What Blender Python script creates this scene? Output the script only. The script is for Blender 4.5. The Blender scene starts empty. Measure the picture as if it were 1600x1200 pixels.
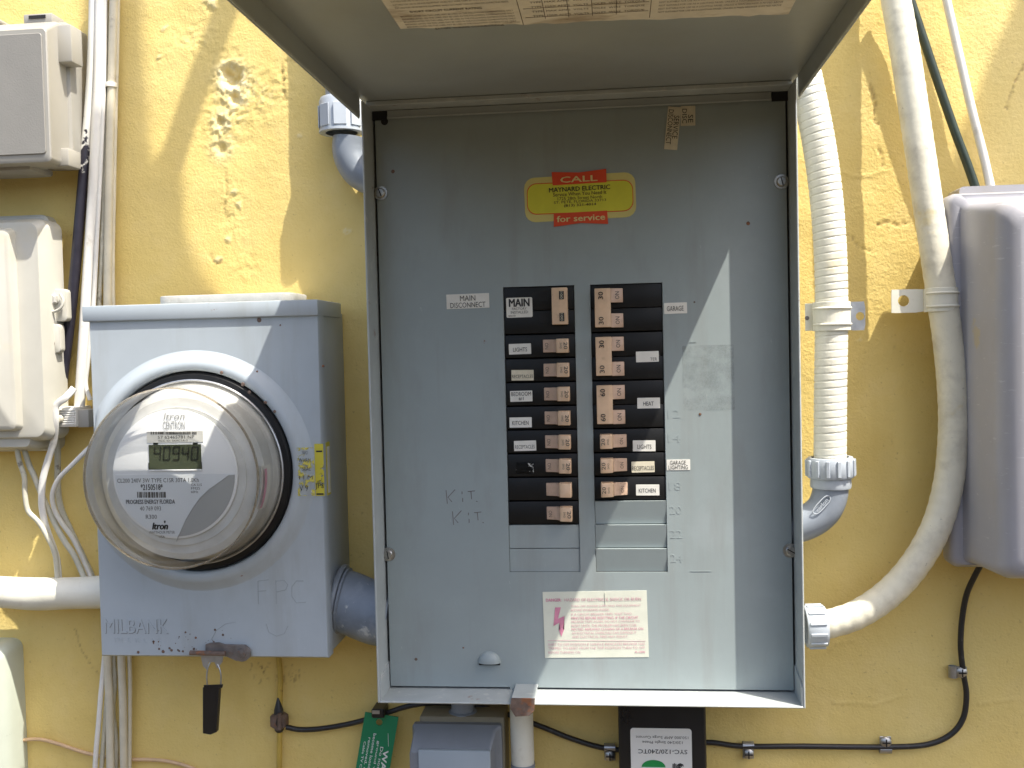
import bpy, bmesh, math, random
import numpy as np
from mathutils import Vector, Matrix

random.seed(7)
S = bpy.context.scene
COL = S.collection

# ------------------------------------------------------------------ camera
F, CX, CY = 1560.0, 800.0, 600.0            # focal length and centre in 1600 px units
DW = 0.945                                  # camera to wall, metres
CZ = 1.45
Yc = Vector(((960 - CX) / F, (CY - 545) / F, -1)).normalized()
_r = math.radians(1.35)
Zc = Vector((-math.sin(_r), math.cos(_r), 0))
Zc.z = -(Zc.x * Yc.x + Zc.y * Yc.y) / Yc.z
Zc.normalize()
Xc = Yc.cross(Zc)
RW = Matrix((Xc, Yc, Zc))                   # camera vector -> world vector
CAM = Vector((0, -DW, CZ))
cd = bpy.data.cameras.new('camera')
cd.sensor_width = 36
cd.lens = 36 * F / 1600
cd.clip_start = 0.01
cd.clip_end = 400
cam = bpy.data.objects.new('camera', cd)
COL.objects.link(cam)
cam.matrix_world = Matrix.Translation(CAM) @ RW.to_4x4()
S.camera = cam

# ------------------------------------------------------------------ light
SUN = Vector((1.5, -1.0, 3.27)).normalized()  # towards the sun
w = bpy.data.worlds.new('World')
S.world = w
w.use_nodes = True
nt = w.node_tree
sky = nt.nodes.new('ShaderNodeTexSky')
sky.sky_type = 'NISHITA'
sky.sun_disc = False
sky.sun_elevation = math.asin(SUN.z)
sky.sun_rotation = math.atan2(SUN.x, SUN.y)
sky.air_density = 1.0
sky.dust_density = 4.0
bg = nt.nodes['Background']
bg.inputs[1].default_value = 0.14
nt.links.new(sky.outputs[0], bg.inputs[0])
sd = bpy.data.lights.new('sun', 'SUN')
sd.energy = 3.7
sd.angle = math.radians(0.5)
sd.color = (1.0, 0.95, 0.86)
sun = bpy.data.objects.new('sun', sd)
COL.objects.link(sun)
sun.rotation_euler = SUN.to_track_quat('Z', 'Y').to_euler()
sun.location = (2, -1, 5)

S.view_settings.view_transform = 'Standard'
S.view_settings.look = 'None'
S.view_settings.exposure = 1.15
S.view_settings.gamma = 1.0
S.view_settings.use_curve_mapping = False
S.render.engine = 'CYCLES'
S.cycles.max_bounces = 10
S.cycles.transparent_max_bounces = 24
S.render.resolution_x, S.render.resolution_y = 1024, 768


# ------------------------------------------------------------------ points
def P(px, py, d=0.0):
    """the point at distance d in front of the wall seen at a pixel of the 1600 x 1200 photograph"""
    v = RW @ Vector(((px - CX) / F, (CY - py) / F, -1))
    t = (-d - CAM.y) / v.y
    return CAM + v * t


def Pz(px, py, z):
    v = RW @ Vector(((px - CX) / F, (CY - py) / F, -1))
    return CAM + v * ((z - CAM.z) / v.z)


def mpp(d=0.0):
    return (DW - d) / F


# ------------------------------------------------------------------ materials
def M(name, col, rough=0.5, metal=0.0, var=0.12, vs=25.0, bump=0.0, bs=300.0, spots=None, spec=0.5, streak=None, coat=0.0):
    m = bpy.data.materials.new(name)
    m.use_nodes = True
    N, L = m.node_tree.nodes, m.node_tree.links
    b = N['Principled BSDF']
    b.inputs['Roughness'].default_value = rough
    b.inputs['Metallic'].default_value = metal
    b.inputs['Specular IOR Level'].default_value = spec
    b.inputs['Coat Weight'].default_value = coat
    tc = N.new('ShaderNodeTexCoord')
    n1 = N.new('ShaderNodeTexNoise')
    n1.inputs['Scale'].default_value = vs
    n1.inputs['Detail'].default_value = 6
    n1.inputs['Roughness'].default_value = 0.62
    L.new(tc.outputs['Object'], n1.inputs['Vector'])
    mx = N.new('ShaderNodeMix')
    mx.data_type = 'RGBA'
    mx.inputs['A'].default_value = (*[c * (1 - var) for c in col], 1)
    mx.inputs['B'].default_value = (*[min(1, c * (1 + var)) for c in col], 1)
    mr = N.new('ShaderNodeMapRange')
    mr.inputs['From Min'].default_value = 0.3
    mr.inputs['From Max'].default_value = 0.7
    L.new(n1.outputs['Fac'], mr.inputs['Value'])
    L.new(mr.outputs['Result'], mx.inputs['Factor'])
    out = mx.outputs['Result']
    layers = []
    if spots:
        layers += spots if isinstance(spots, list) else [spots]
    for (scol, ss, th, wd, amt, stretch) in layers:
        mp = N.new('ShaderNodeMapping')
        mp.inputs['Scale'].default_value = stretch
        mp.inputs['Location'].default_value = (random.random() * 5, random.random() * 5, random.random() * 5)
        L.new(tc.outputs['Object'], mp.inputs['Vector'])
        n2 = N.new('ShaderNodeTexNoise')
        n2.inputs['Scale'].default_value = ss
        n2.inputs['Detail'].default_value = 5
        n2.inputs['Roughness'].default_value = 0.65
        L.new(mp.outputs[0], n2.inputs['Vector'])
        r2 = N.new('ShaderNodeMapRange')
        r2.inputs['From Min'].default_value = th
        r2.inputs['From Max'].default_value = th + wd
        r2.inputs['To Max'].default_value = amt
        L.new(n2.outputs['Fac'], r2.inputs['Value'])
        m2 = N.new('ShaderNodeMix')
        m2.data_type = 'RGBA'
        L.new(r2.outputs['Result'], m2.inputs['Factor'])
        L.new(out, m2.inputs['A'])
        m2.inputs['B'].default_value = (*scol, 1)
        out = m2.outputs['Result']
    L.new(out, b.inputs['Base Color'])
    rr = N.new('ShaderNodeMapRange')
    rr.inputs['To Min'].default_value = max(0.02, rough - 0.1)
    rr.inputs['To Max'].default_value = min(1, rough + 0.1)
    L.new(n1.outputs['Fac'], rr.inputs['Value'])
    L.new(rr.outputs['Result'], b.inputs['Roughness'])
    if bump:
        n3 = N.new('ShaderNodeTexNoise')
        n3.inputs['Scale'].default_value = bs
        n3.inputs['Detail'].default_value = 4
        L.new(tc.outputs['Object'], n3.inputs['Vector'])
        bp = N.new('ShaderNodeBump')
        bp.inputs['Strength'].default_value = 1.0
        bp.inputs['Distance'].default_value = bump
        L.new(n3.outputs['Fac'], bp.inputs['Height'])
        L.new(bp.outputs['Normal'], b.inputs['Normal'])
    return m


U = (1, 1, 1)
RUST = (0.20, 0.07, 0.03)
PANEL = M('panel_grey_paint', (0.295, 0.340, 0.338), 0.42, var=0.05, vs=14, bump=0.00004, bs=700,
          spots=[((0.36, 0.40, 0.41), 9, 0.55, 0.2, 0.5, U), (RUST, 60, 0.735, 0.03, 0.8, U), ((0.2, 0.19, 0.16), 22, 0.55, 0.25, 0.35, (1, 1, 0.25)), ((0.23, 0.225, 0.195), 34, 0.55, 0.2, 0.35, (1, 1, 0.08)), ((0.42, 0.45, 0.45), 240, 0.68, 0.03, 0.5, (1, 1, 0.3))])
LIDPAINT = M('lid_grey_paint', (0.31, 0.335, 0.33), 0.45, var=0.06, vs=16, bump=0.00004, bs=700,
             spots=[((0.22, 0.20, 0.15), 10, 0.5, 0.3, 0.35, U), (RUST, 70, 0.74, 0.03, 0.7, U)])
RIMPAINT = M('weathered_rim_paint', (0.40, 0.43, 0.42), 0.5, var=0.09, vs=40, bump=0.00006, bs=500,
             spots=[(RUST, 55, 0.66, 0.06, 0.7, U), ((0.55, 0.56, 0.52), 70, 0.58, 0.1, 0.6, U)])
METERPAINT = M('meter_box_paint', (0.41, 0.458, 0.488), 0.40, var=0.05, vs=15, bump=0.00003, bs=600,
               spots=[((0.30, 0.31, 0.30), 10, 0.50, 0.25, 0.5, (1, 1, 0.4)), ((0.29, 0.29, 0.265), 30, 0.55, 0.2, 0.4, (1, 1, 0.10)), ((0.52, 0.55, 0.57), 220, 0.68, 0.03, 0.5, U), (RUST, 45, 0.72, 0.03, 0.85, U)])
GALV = M('galvanised_steel', (0.45, 0.46, 0.47), 0.38, 0.85, var=0.2, vs=90)
STEEL = M('screw_steel', (0.42, 0.41, 0.38), 0.35, 0.9, var=0.25, vs=300)
RUSTY = M('rusty_steel', (0.17, 0.12, 0.095), 0.7, 0.3, var=0.35, vs=160, bump=0.0002, bs=500,
          spots=[((0.30, 0.12, 0.05), 120, 0.52, 0.12, 0.9, U)])
DARKSTEEL = M('tarnished_steel', (0.22, 0.20, 0.19), 0.5, 0.6, var=0.25, vs=120, spots=[((0.25, 0.13, 0.07), 130, 0.6, 0.1, 0.7, U)])
BLACK = M('black_plastic', (0.009, 0.009, 0.009), 0.45, var=0.2, vs=60, spec=0.3, spots=[((0.03, 0.03, 0.027), 35, 0.58, 0.2, 0.35, U)])
DARK = M('dark_gap', (0.012, 0.012, 0.013), 0.8)
SURGEBLACK = M('black_case', (0.012, 0.012, 0.013), 0.3, var=0.2)
TAN = M('tan_handle', (0.72, 0.50, 0.32), 0.45, var=0.1, vs=80, spots=[((0.2, 0.1, 0.07), 90, 0.6, 0.15, 0.4, U)])
TANPINK = M('worn_shaded_tan_handle', (0.58, 0.40, 0.285), 0.45, var=0.12, vs=120, spots=[((0.2, 0.12, 0.08), 110, 0.58, 0.15, 0.4, U)])  # wear plus painted-in shading: darker tan for the low handle ends
PAPER = M('white_tape', (0.74, 0.72, 0.65), 0.55, var=0.08, vs=70)
PAPERY = M('aged_tape', (0.66, 0.60, 0.45), 0.6, var=0.12, vs=80)
PAPERD = M('danger_paper', (0.66, 0.67, 0.56), 0.6, var=0.06, vs=50, spots=[((0.6, 0.62, 0.5), 35, 0.5, 0.2, 0.5, U)])
SHEET = M('old_instruction_sheet', (0.68, 0.63, 0.54), 0.7, var=0.12, vs=35,
          spots=[((0.30, 0.22, 0.14), 26, 0.52, 0.12, 0.75, (0.35, 1, 1)), ((0.16, 0.10, 0.06), 60, 0.62, 0.08, 0.6, (0.5, 1, 1))])
INK = M('black_ink', (0.02, 0.02, 0.02), 0.6)
INKF = M('faded_ink', (0.07, 0.065, 0.055), 0.6)
INKB = M('brown_ink', (0.085, 0.055, 0.035), 0.7)
PINK = M('faded_red_ink', (0.62, 0.24, 0.34), 0.6, var=0.15, vs=200)
PINKF = M('pale_red_ink', (0.63, 0.38, 0.42), 0.6, var=0.12, vs=150)
YEL = M('yellow_sticker', (0.66, 0.63, 0.045), 0.5, var=0.06, vs=60)
YELB = M('sticker_border', (0.66, 0.58, 0.20), 0.5, var=0.05)
REDI = M('red_ink', (0.72, 0.07, 0.018), 0.5, var=0.08)
PALE = M('pale_lettering', (0.75, 0.62, 0.26), 0.5)
PVC = M('grey_pvc', (0.235, 0.265, 0.305), 0.42, var=0.1, vs=40, spots=[((0.45, 0.47, 0.48), 60, 0.62, 0.1, 0.4, U)])
PVCL = M('pale_grey_pvc', (0.42, 0.46, 0.50), 0.4, var=0.08, vs=40)
PVCP = M('pvc_with_paint_overspray', (0.20, 0.235, 0.28), 0.45, var=0.15, vs=40,
         spots=[((0.34, 0.38, 0.42), 22, 0.48, 0.12, 0.7, U), ((0.6, 0.62, 0.6), 75, 0.63, 0.06, 0.7, U)])
CREAM = M('cream_painted_conduit', (0.73, 0.71, 0.60), 0.45, var=0.05, vs=40, bump=0.00015, bs=260,
          spots=[((0.45, 0.40, 0.28), 40, 0.6, 0.1, 0.35, U), ((0.66, 0.56, 0.28), 12, 0.6, 0.08, 0.5, U)])
FLEX = M('dirty_flexible_conduit', (0.70, 0.665, 0.53), 0.5, var=0.07, vs=30, bump=0.0003, bs=170,
         spots=[((0.34, 0.31, 0.25), 38, 0.48, 0.25, 0.5, U), ((0.12, 0.12, 0.11), 180, 0.68, 0.05, 0.6, U), ((0.62, 0.50, 0.20), 18, 0.62, 0.06, 0.5, U)])
CABLEW = M('white_cable_jacket', (0.74, 0.72, 0.66), 0.4, var=0.06, vs=60, spots=[((0.4, 0.36, 0.28), 60, 0.6, 0.1, 0.4, U)])
CABLEC = M('cream_cable_jacket', (0.60, 0.55, 0.42), 0.45, var=0.09, vs=60, spots=[((0.25, 0.2, 0.14), 50, 0.62, 0.1, 0.5, U)])
CABLEG = M('grey_painted_cable', (0.52, 0.50, 0.40), 0.5, var=0.1, vs=60, spots=[((0.12, 0.09, 0.06), 40, 0.64, 0.06, 0.8, U), ((0.70, 0.68, 0.6), 50, 0.55, 0.1, 0.6, U)])
COAX = M('black_cable_jacket', (0.020, 0.019, 0.019), 0.42, var=0.2, vs=90, spots=[((0.10, 0.09, 0.08), 120, 0.6, 0.1, 0.5, U)])
GREENC = M('dark_green_cable_jacket', (0.025, 0.038, 0.026), 0.4, var=0.2, vs=90)
WIREO = M('pinkish_wire_paint', (0.62, 0.42, 0.24), 0.5, var=0.1, vs=90)
YWIRE = M('yellow_painted_wire', (0.52, 0.36, 0.07), 0.5, var=0.15, vs=60, spots=[((0.06, 0.04, 0.02), 45, 0.62, 0.06, 0.8, U)])
BOXG = M('grey_textured_plastic', (0.25, 0.24, 0.215), 0.55, var=0.05, vs=30, bump=0.00015, bs=600)
BOXGS = M('grey_smooth_plastic', (0.35, 0.335, 0.295), 0.45, var=0.04, vs=20)
BOXC = M('cream_plastic', (0.50, 0.485, 0.42), 0.42, var=0.05, vs=20, spots=[((0.55, 0.48, 0.3), 14, 0.58, 0.15, 0.4, U)])
BOXGR = M('pale_green_plastic', (0.50, 0.54, 0.46), 0.3, var=0.05, vs=20)
BOXR = M('lilac_grey_plastic', (0.36, 0.357, 0.388), 0.36, var=0.06, vs=14, bump=0.00004, bs=500,
         spots=[((0.44, 0.36, 0.20), 16, 0.62, 0.03, 0.6, U), ((0.55, 0.55, 0.57), 150, 0.71, 0.03, 0.6, U), ((0.30, 0.28, 0.25), 9, 0.48, 0.2, 0.55, (1, 1, 0.25)), ((0.52, 0.52, 0.53), 60, 0.64, 0.02, 0.5, (1, 1, 6))])
GREENT = M('green_tag_plastic', (0.008, 0.20, 0.085), 0.4, var=0.06)
WHITEI = M('white_ink', (0.72, 0.74, 0.70), 0.5)
LABELW = M('white_label', (0.72, 0.71, 0.66), 0.45, var=0.03)
LOGOG = M('logo_green', (0.01, 0.25, 0.06), 0.45)
HUBM = M('weathered_aluminium', (0.50, 0.49, 0.45), 0.6, 0.2, var=0.12, vs=80, bump=0.0002, bs=400, spots=[((0.36, 0.33, 0.28), 60, 0.55, 0.12, 0.5, U)])
FACEW = M('meter_face_white', (0.80, 0.81, 0.82), 0.4, var=0.02)
FACEL = M('meter_label_silver', (0.72, 0.745, 0.77), 0.4, var=0.02)
FACEG = M('meter_face_grey', (0.40, 0.405, 0.40), 0.45, var=0.03)
LCD = M('lcd_green', (0.075, 0.09, 0.055), 0.25, var=0.06)
LCDI = M('lcd_digit', (0.025, 0.03, 0.022), 0.3)
CUPM = M('meter_inner_grey', (0.60, 0.60, 0.58), 0.4, var=0.12, vs=40)
YWARN = M('torn_yellow_label', (0.62, 0.55, 0.05), 0.5, var=0.1)
COVERG = M('weatherproof_cover_grey', (0.20, 0.215, 0.235), 0.4, var=0.08, vs=30)
COVERL = M('cover_door_grey', (0.33, 0.38, 0.42), 0.35, var=0.05, vs=20)
BOXTAN = M('painted_outlet_box', (0.25, 0.22, 0.15), 0.6, var=0.1)
EMBOSS = PANEL
EDGESHADE = M('painted_letter_shade', (0.235, 0.25, 0.255), 0.6)
PENCIL = M('pencil_line', (0.315, 0.345, 0.362), 0.6)
SCRIBE = M('reddish_pencil', (0.165, 0.145, 0.14), 0.7)
MASTM = M('mast_grey_paint', (0.35, 0.36, 0.35), 0.5)


def holey(name, col, rough, scale, th, wd, mx=1.0):
    """a thin film that is worn through in patches (old sticker glue, torn label)"""
    m = bpy.data.materials.new(name)
    m.use_nodes = True
    N, L = m.node_tree.nodes, m.node_tree.links
    b = N['Principled BSDF']
    b.inputs['Base Color'].default_value = (*col, 1)
    b.inputs['Roughness'].default_value = rough
    tc = N.new('ShaderNodeTexCoord')
    n = N.new('ShaderNodeTexNoise')
    n.inputs['Scale'].default_value = scale
    n.inputs['Detail'].default_value = 6
    n.inputs['Roughness'].default_value = 0.7
    L.new(tc.outputs['Object'], n.inputs['Vector'])
    r = N.new('ShaderNodeMapRange')
    r.inputs['From Min'].default_value = th
    r.inputs['From Max'].default_value = th + wd
    r.inputs['To Max'].default_value = mx
    L.new(n.outputs['Fac'], r.inputs['Value'])
    L.new(r.outputs['Result'], b.inputs['Alpha'])
    return m


GLUE = holey('sticker_glue_residue', (0.42, 0.47, 0.46), 0.55, 70, 0.40, 0.25, 0.22)
TORNY = holey('torn_yellow_film', (0.62, 0.55, 0.10), 0.5, 110, 0.52, 0.04, 1.0)
TORNY2 = holey('torn_yellow_film_whole', (0.60, 0.52, 0.05), 0.5, 60, 0.40, 0.04, 1.0)
TORNW = holey('torn_white_film', (0.62, 0.62, 0.58), 0.5, 170, 0.56, 0.04, 0.9)


def glass(name, haze, hcol):
    m = bpy.data.materials.new(name)
    m.use_nodes = True
    N, L = m.node_tree.nodes, m.node_tree.links
    N.remove(N['Principled BSDF'])
    o = N['Material Output']
    tr = N.new('ShaderNodeBsdfTransparent')
    tr.inputs[0].default_value = (0.97, 0.97, 0.95, 1)
    gl = N.new('ShaderNodeBsdfGlossy')
    gl.inputs['Roughness'].default_value = 0.06
    fr = N.new('ShaderNodeFresnel')
    fr.inputs['IOR'].default_value = 1.33
    m1 = N.new('ShaderNodeMixShader')
    L.new(fr.outputs[0], m1.inputs[0])
    L.new(tr.outputs[0], m1.inputs[1])
    L.new(gl.outputs[0], m1.inputs[2])
    df = N.new('ShaderNodeBsdfDiffuse')
    df.inputs[0].default_value = (*hcol, 1)
    tl = N.new('ShaderNodeBsdfTranslucent')
    tl.inputs[0].default_value = (*hcol, 1)
    md = N.new('ShaderNodeMixShader')
    md.inputs[0].default_value = 0.45
    L.new(df.outputs[0], md.inputs[1])
    L.new(tl.outputs[0], md.inputs[2])
    tc = N.new('ShaderNodeTexCoord')
    n = N.new('ShaderNodeTexNoise')
    n.inputs['Scale'].default_value = 45
    n.inputs['Detail'].default_value = 6
    L.new(tc.outputs['Object'], n.inputs['Vector'])
    r = N.new('ShaderNodeMapRange')
    r.inputs['From Min'].default_value = 0.3
    r.inputs['From Max'].default_value = 0.75
    r.inputs['To Min'].default_value = haze * 0.55
    r.inputs['To Max'].default_value = min(1, haze * 1.6)
    L.new(n.outputs['Fac'], r.inputs['Value'])
    m2 = N.new('ShaderNodeMixShader')
    L.new(r.outputs['Result'], m2.inputs[0])
    L.new(m1.outputs[0], m2.inputs[1])
    L.new(md.outputs[0], m2.inputs[2])
    L.new(m2.outputs[0], o.inputs['Surface'])
    return m


GLASS = glass('clear_cover', 0.006, (0.7, 0.68, 0.62))
GLASSS = glass('hazy_cover_side', 0.13, (0.68, 0.66, 0.60))
GLASSB = glass('worn_rim', 0.30, (0.55, 0.47, 0.36))
GLASSR = glass('cover_ring', 0.045, (0.80, 0.77, 0.70))

# ------------------------------------------------------------------ mesh building
ORG = {}
_tx = {}


def text_geo(s, bold=0.0, shear=0.0):
    k = (s, bold, shear)
    if k in _tx:
        return _tx[k]
    c = bpy.data.curves.new('lettering', 'FONT')
    c.body = s
    c.size = 1
    c.resolution_u = 2
    c.offset = bold
    c.shear = shear
    o = bpy.data.objects.new('lettering', c)
    me = o.to_mesh()
    v = [(p.co.x, p.co.y) for p in me.vertices]
    f = [tuple(p.vertices) for p in me.polygons]
    o.to_mesh_clear()
    bpy.data.objects.remove(o)
    bpy.data.curves.remove(c)
    xs = [p[0] for p in v] or [0, 1]
    ys = [p[1] for p in v] or [0, 1]
    x0, x1, y0, y1 = min(xs), max(xs), min(ys), max(ys)
    v = [((x - x0) / max(1e-6, x1 - x0) - .5, (y - y0) / max(1e-6, y1 - y0) - .5) for x, y in v]
    _tx[k] = (v, f)
    return _tx[k]


SEG = {'0': 'abcdef', '1': 'bc', '2': 'abged', '3': 'abgcd', '4': 'fgbc', '5': 'afgcd', '6': 'afgedc', '7': 'abc', '8': 'abcdefg', '9': 'abcdfg'}


class MB:
    def __init__(s):
        s.v, s.f, s.m, s.s, s.mats = [], [], [], [], []

    def add(s, vs, fs, mat, smooth=False):
        if mat not in s.mats:
            s.mats.append(mat)
        i = s.mats.index(mat)
        o = len(s.v)
        s.v += [tuple(p) for p in vs]
        for f in fs:
            s.f.append(tuple(k + o for k in f))
            s.m.append(i)
            s.s.append(smooth)
        return s

    def bm(s, b, mat, smooth=True):
        b.verts.index_update()
        s.add([v.co[:] for v in b.verts], [[v.index for v in f.verts] for f in b.faces], mat, smooth)
        b.free()
        return s

    def box(s, x0, x1, y0, y1, z0, z1, mat, bev=0.0, seg=2):
        x0, x1 = sorted((x0, x1)); y0, y1 = sorted((y0, y1)); z0, z1 = sorted((z0, z1))
        b = bmesh.new()
        bmesh.ops.create_cube(b, size=1)
        for v in b.verts:
            v.co = Vector((x0 + (v.co.x + .5) * (x1 - x0), y0 + (v.co.y + .5) * (y1 - y0), z0 + (v.co.z + .5) * (z1 - z0)))
        if bev:
            bmesh.ops.bevel(b, geom=b.edges[:], offset=bev, segments=seg, affect='EDGES', profile=0.5)
        return s.bm(b, mat, bool(bev))

    def prism(s, pts, vec, mat, bev=0.0, seg=2):
        """closed polygon of 3-D points swept along vec"""
        b = bmesh.new()
        vs = [b.verts.new(p) for p in pts]
        f = b.faces.new(vs)
        r = bmesh.ops.extrude_face_region(b, geom=[f])
        bmesh.ops.translate(b, verts=[g for g in r['geom'] if isinstance(g, bmesh.types.BMVert)], vec=vec)
        bmesh.ops.recalc_face_normals(b, faces=b.faces[:])
        if bev:
            bmesh.ops.bevel(b, geom=b.edges[:], offset=bev, segments=seg, affect='EDGES', profile=0.5)
        return s.bm(b, mat, bool(bev))

    def loft(s, rings, mat, smooth=True, cap0=True, cap1=True):
        n = len(rings[0])
        vs = [p for r in rings for p in r]
        fs = []
        for i in range(len(rings) - 1):
            for j in range(n):
                a, c = i * n + j, i * n + (j + 1) % n
                fs.append((a, c, c + n, a + n))
        if cap0:
            fs.append(tuple(range(n))[::-1])
        if cap1:
            fs.append(tuple(range((len(rings) - 1) * n, len(rings) * n)))
        return s.add(vs, fs, mat, smooth)

    def tube(s, pts, r, mat, n=14, caps=True, flat=1.0):
        pts = [Vector(p) for p in pts]
        L = [0.0]
        for a, b in zip(pts, pts[1:]):
            L.append(L[-1] + (b - a).length)
        rings = []
        up = None
        for i, p in enumerate(pts):
            t = (pts[min(i + 1, len(pts) - 1)] - pts[max(i - 1, 0)]).normalized()
            if up is None:
                up = Vector((0, -1, 0)) if abs(t.y) < .9 else Vector((0, 0, 1))
            up = (up - t * up.dot(t)).normalized()
            sd_ = t.cross(up)
            ring = []
            for k in range(n):
                a = 2 * math.pi * k / n
                rr = r(L[i], a) if callable(r) else (r[i] if isinstance(r, (list, tuple)) else r)
                ring.append(p + sd_ * (rr * math.cos(a)) + up * (rr * flat * math.sin(a)))
            rings.append(ring)
        return s.loft(rings, mat, True, caps, caps)

    def lathe(s, c, axis, prof, mat, n=48, caps=(False, False)):
        axis = Vector(axis).normalized()
        a = Vector((0, 0, 1)) if abs(axis.z) < .9 else Vector((1, 0, 0))
        a = (a - axis * a.dot(axis)).normalized()
        b = axis.cross(a)
        rings = [[Vector(c) + axis * h + (a * math.cos(2 * math.pi * k / n) + b * math.sin(2 * math.pi * k / n)) * max(r, 1e-5) for k in range(n)] for r, h in prof]
        return s.loft(rings, mat, True, *caps)

    def quad(s, c, w_, h_, mat, rot=0, nrm=0.0):
        pass

    def text(s, st, c, w_, h_, mat, rot=0.0, right=(1, 0, 0), up=(0, 0, 1), bold=0.0, shear=0.0, depth=0.0):
        v, f = text_geo(st, 0.0, shear)
        R, Up = Vector(right), Vector(up)
        nrm = R.cross(Up).normalized()
        a = math.radians(rot)
        ca, sa = math.cos(a), math.sin(a)
        c = Vector(c)
        if depth:       # raised letters with sides down to the surface
            q = [c + R * ((x * w_) * ca - (y * h_) * sa) + Up * ((x * w_) * sa + (y * h_) * ca) for x, y in v]
            cnt = {}
            for fc_ in f:
                for a_, b_ in zip(fc_, fc_[1:] + fc_[:1]):
                    k = (min(a_, b_), max(a_, b_))
                    cnt.setdefault(k, []).append((a_, b_))
            n_ = len(q)
            sides = [(e_[0][1], e_[0][0], e_[0][0] + n_, e_[0][1] + n_) for e_ in cnt.values() if len(e_) == 1]
            s.add([p + nrm * depth for p in q] + q, list(f) + sides, mat)
            return s
        e = max(0, bold) * 2.2 * h_
        offs = [(0, 0)] if e == 0 else [(-e, 0), (e, 0), (0, e * .5), (0, -e * .5)]
        for k, (ox, oy) in enumerate(offs):      # heavier strokes: the letters laid over themselves, each a hair apart
            sx_ = max(.2, (w_ - 2 * e) / max(w_, 1e-6))
            s.add([c + nrm * (k * .00002) + R * ((x * w_ * sx_ + ox) * ca - (y * h_ + oy) * sa) + Up * ((x * w_ * sx_ + ox) * sa + (y * h_ + oy) * ca) for x, y in v], f, mat)
        return s

    def build(s, name, parent=None, origin=None, label=None, cat=None, group=None, kind=None, sharp=35):
        o_ = ORG[parent.name] if parent is not None else (Vector(origin) if origin is not None else None)
        if o_ is None:
            a = np.array(s.v)
            mn, mxx = a.min(0), a.max(0)
            o_ = Vector(((mn[0] + mxx[0]) / 2, mxx[1], mn[2]))
        me = bpy.data.meshes.new(name)
        me.from_pydata([(p[0] - o_.x, p[1] - o_.y, p[2] - o_.z) for p in s.v], [], s.f)
        for m in s.mats:
            me.materials.append(m)
        me.polygons.foreach_set('material_index', s.m)
        me.polygons.foreach_set('use_smooth', s.s)
        me.update()
        try:
            me.set_sharp_from_angle(angle=math.radians(sharp))
        except Exception:
            pass
        o = bpy.data.objects.new(name, me)
        COL.objects.link(o)
        if parent is not None:
            o.parent = parent
        else:
            o.location = o_
        ORG[o.name] = o_
        tag(o, label, cat, group, kind)
        return o


def tag(o, label=None, cat=None, group=None, kind=None):
    if label: o['label'] = label
    if cat: o['category'] = cat
    if group: o['group'] = group
    if kind: o['kind'] = kind
    return o


def thing(name, label, cat, loc, group=None):
    o = bpy.data.objects.new(name, None)
    COL.objects.link(o)
    o.empty_display_size = 0.02
    o.location = loc
    ORG[o.name] = Vector(loc)
    return tag(o, label, cat, group)


def curve(ctrl, n=10):
    """Catmull-Rom through 3-D points"""
    c = [Vector(p) for p in ctrl]
    c = [c[0] * 2 - c[1]] + c + [c[-1] * 2 - c[-2]]
    out = []
    for i in range(1, len(c) - 2):
        p0, p1, p2, p3 = c[i - 1:i + 3]
        for k in range(n):
            t = k / n
            out.append(0.5 * ((2 * p1) + (p2 - p0) * t + (2 * p0 - 5 * p1 + 4 * p2 - p3) * t * t + (3 * p1 - p0 - 3 * p2 + p3) * t ** 3))
    out.append(c[-2])
    return out


def pix(ctrl, d=None, n=10):
    return curve([P(q[0], q[1], q[2] if len(q) > 2 else d) for q in ctrl], n)


def rrect(cx, cz, w_, h_, r, y, n=5, rot=0.0):
    pts = []
    for (sx, sz, a0) in ((1, 1, 0), (-1, 1, 90), (-1, -1, 180), (1, -1, 270)):
        for k in range(n + 1):
            a = math.radians(a0 + 90 * k / n)
            pts.append((sx * (w_ / 2 - r) + r * math.cos(a), sz * (h_ / 2 - r) + r * math.sin(a)))
    ca, sa = math.cos(math.radians(rot)), math.sin(math.radians(rot))
    return [Vector((cx + x * ca - z * sa, y, cz + x * sa + z * ca)) for x, z in pts]


def sticker(name, parent, box, d, mat, lines=(), rot=0.0, rad=0.0004, thick=0.00035, label=None, extra=None):
    """a flat sticker over the pixel box, its face thick metres in front of distance d; lines: (text, u0, v0, u1, v1, ink, opts)"""
    x0, y0, x1, y1 = box
    c = P((x0 + x1) / 2, (y0 + y1) / 2, d)
    sc = mpp(d)
    W, H = (x1 - x0) * sc, (y1 - y0) * sc
    mb = MB()
    mb.prism(rrect(c.x, c.z, W, H, rad, -d, 4, rot), Vector((0, -thick, 0)), mat)
    ca, sa = math.cos(math.radians(rot)), math.sin(math.radians(rot))

    def at(u, v, lift=0.0002):
        x, z = (u - .5) * W, (v - .5) * H
        return Vector((c.x + x * ca - z * sa, -d - thick - lift, c.z + x * sa + z * ca))
    for ln in lines:
        st, u0, v0, u1, v1, ink = ln[:6]
        o = ln[6] if len(ln) > 6 else {}
        w_, h_ = (u1 - u0) * W, (v1 - v0) * H
        tr = o.get('turn', 0)
        if tr in (90, -90):
            w_, h_ = h_, w_
        mb.text(st, at((u0 + u1) / 2, (v0 + v1) / 2), w_, h_, ink, rot + tr, bold=o.get('bold', 0), shear=o.get('shear', 0))
    if extra:
        extra(mb, at, W, H)
    return mb.build(name, parent, label=label)


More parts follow.
